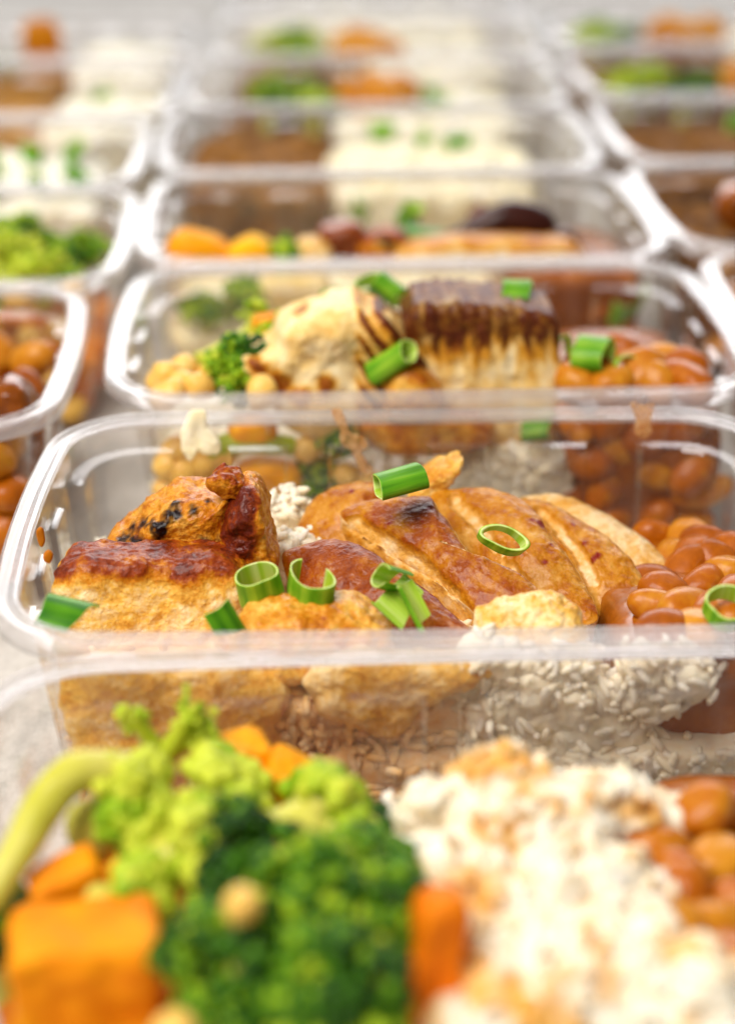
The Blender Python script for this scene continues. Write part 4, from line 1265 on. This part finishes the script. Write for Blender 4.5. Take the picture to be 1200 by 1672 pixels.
scatter('baked_bean', BEANS, [at(*q) for q in [(1072, 1385, 238), (1150, 1325, 246), (1175, 1410, 236), (1110, 1450, 228), (1165, 1510, 220), (1200, 1340, 250), (1215, 1420, 238), (1100, 1510, 216), (1220, 1480, 225), (1190, 1570, 210),
        (1225, 1560, 212), (1230, 1640, 204), (1120, 1360, 250), (1080, 1420, 232)]], 'out of focus orange bean at the right edge of the nearest container', 'bean', 'beans in the nearest container', (0.95, 1.15), 0.4)
carrot(at(134, 1590, 206) + np.array([0, 6, -5.5]), (21.5, 15, 19), rot(-4, -2, 3), 'big orange carrot cube in the lower left corner of the picture', 0.3, 10, -0.16)
carrot(at(375, 1250, 262), (13, 9, 10), rot(0, 8, 20), 'orange carrot chunk at the rear, right of the upright sprig', 0.7)
carrot(at(490, 1290, 258), (14, 10, 9), rot(5, 22, -10), 'orange carrot chunk sloping down to the right behind the florets', 0.5)
carrot(at(110, 1445, 230), (12, 8, 8), rot(0, -15, 20), 'small carrot piece under the arching stem', 0.25)
carrot(at(708, 1590, 202), (7.5, 9, 25), rot(-14, 9, 10), 'narrow orange carrot slice standing between broccoli and rice', 0.2, 5)
carrot(at(652, 1440, 236), (8, 8, 7), rot(10, 20, 30), 'small orange carrot bit between the florets and the rice peak', 0.6, 4)
stem([at(-20, 1480, 222), at(25, 1400, 229), at(70, 1320, 237), at(125, 1262, 243), at(205, 1262, 246)], [2.6, 3.0, 3.4, 3.5, 3.6], 'arching yellow green broccoli stem at the left of the nearest container', tone=0.62)
t = broccoli(at(235, 1330, 254), at(262, 1245, 262), 3.2, 2, 'upright pale broccoli sprig with three short arms at the rear', 20, 1, 0.7, 0.8, stalk_tone=0.5, per=10)
for (a, b, r) in [((262, 1240), (215, 1170), 1.6), ((268, 1235), (312, 1160), 1.8), ((275, 1230), (332, 1192), 1.3)]:
    bx = np.array(t.location) / MM
    V, F = tube([at(a[0], a[1], 262) - bx, at((a[0] + b[0]) / 2 + 4, (a[1] + b[1]) / 2, 262) - bx, at(b[0], b[1], 262) - bx], [r * 1.3, r, r * 0.9], 14, 10)
    link('arm', mesh('broccoli_arm', V, clean(F), M_STALK, {'crust': np.full(len(V), 0.25)}), parent=t)
    g = np.random.default_rng(int(a[0] + b[0]))
    pp = np.array([at(b[0], b[1], 262) - bx + g.normal(size=3) * [1.3, 1.3, 1.3] for _ in range(34)])
    V, F, c = buds(pp, g.uniform(0.5, 0.95, 34), np.clip(0.85 + g.normal(size=34) * 0.12, 0, 1))
    link('bud_cluster', mesh('broccoli_bud_cluster', V, F, M_CROWN, {'crust': c}), parent=t)
for q, (b, tp, r, cr, tn, lab) in enumerate([
        ((150, 1360, 246), (215, 1330, 244), 5.5, 9, 0.9, 'yellow green floret at the base of the arching stem'),
        ((300, 1370, 246), (365, 1310, 250), 6.5, 9, 0.9, 'pale floret in front of the rear carrot chunks'),
        ((240, 1420, 236), (310, 1400, 236), 6.0, 10, 0.85, 'light green floret in the middle of the broccoli heap'),
        ((470, 1380, 240), (520, 1340, 244), 6.5, 9.5, 0.85, 'light green floret right of the dark centre of the heap'),
        ((360, 1420, 232), (400, 1420, 226), 4.0, 10, 0.12, 'darkest floret in the centre of the broccoli heap'),
        ((560, 1400, 246), (600, 1360, 248), 3.0, 6, 0.15, 'small dark floret at the right end of the broccoli heap'),
        ((480, 1540, 216), (500, 1520, 208), 4.5, 13, 0.22, 'big dark green floret at the bottom of the picture'),
        ((600, 1560, 216), (620, 1530, 210), 4.5, 11, 0.28, 'green floret touching the narrow carrot slice'),
        ((360, 1600, 206), (380, 1590, 200), 4.0, 10.5, 0.15, 'dark floret beside the big carrot cube'),
        ((520, 1650, 200), (540, 1640, 192), 4.0, 10.5, 0.3, 'floret cut by the bottom edge of the picture'),
        ((560, 1470, 226), (590, 1450, 224), 4.0, 9.5, 0.42, 'mid green floret under the right end of the heap'),
        ((160, 1480, 226), (215, 1480, 224), 3.5, 7, 0.85, 'pale floret lying above the big carrot cube'),
        ((30, 1640, 230), (20, 1530, 228), 3.5, 8, 0.1, 'dark floret behind the left edge of the carrot cube')]):
    broccoli(at(*b), at(*tp), r, cr, lab, 20 + q, 9, 1.7 if tn > 0.6 else 1.15, tn, stalk_tone=0.6, per=44 if tn > 0.6 else 56)
scatter('chickpea', PEAS, [at(396, 1478, 199)], 'single pale chickpea on the dark florets of the nearest container', 'chickpea', None, (0.6, 0.62))
scatter('chickpea', PEAS, [at(285, 1690, 187)], 'chickpea at the bottom edge between carrot cube and florets', 'chickpea', None, (0.7, 0.72))
blob('rice_clump', at(640, 1390, 244), (10, 7, 7), M_RICE, 'small cream rice clump between the florets and the rice heap', 'rice', 2.5)
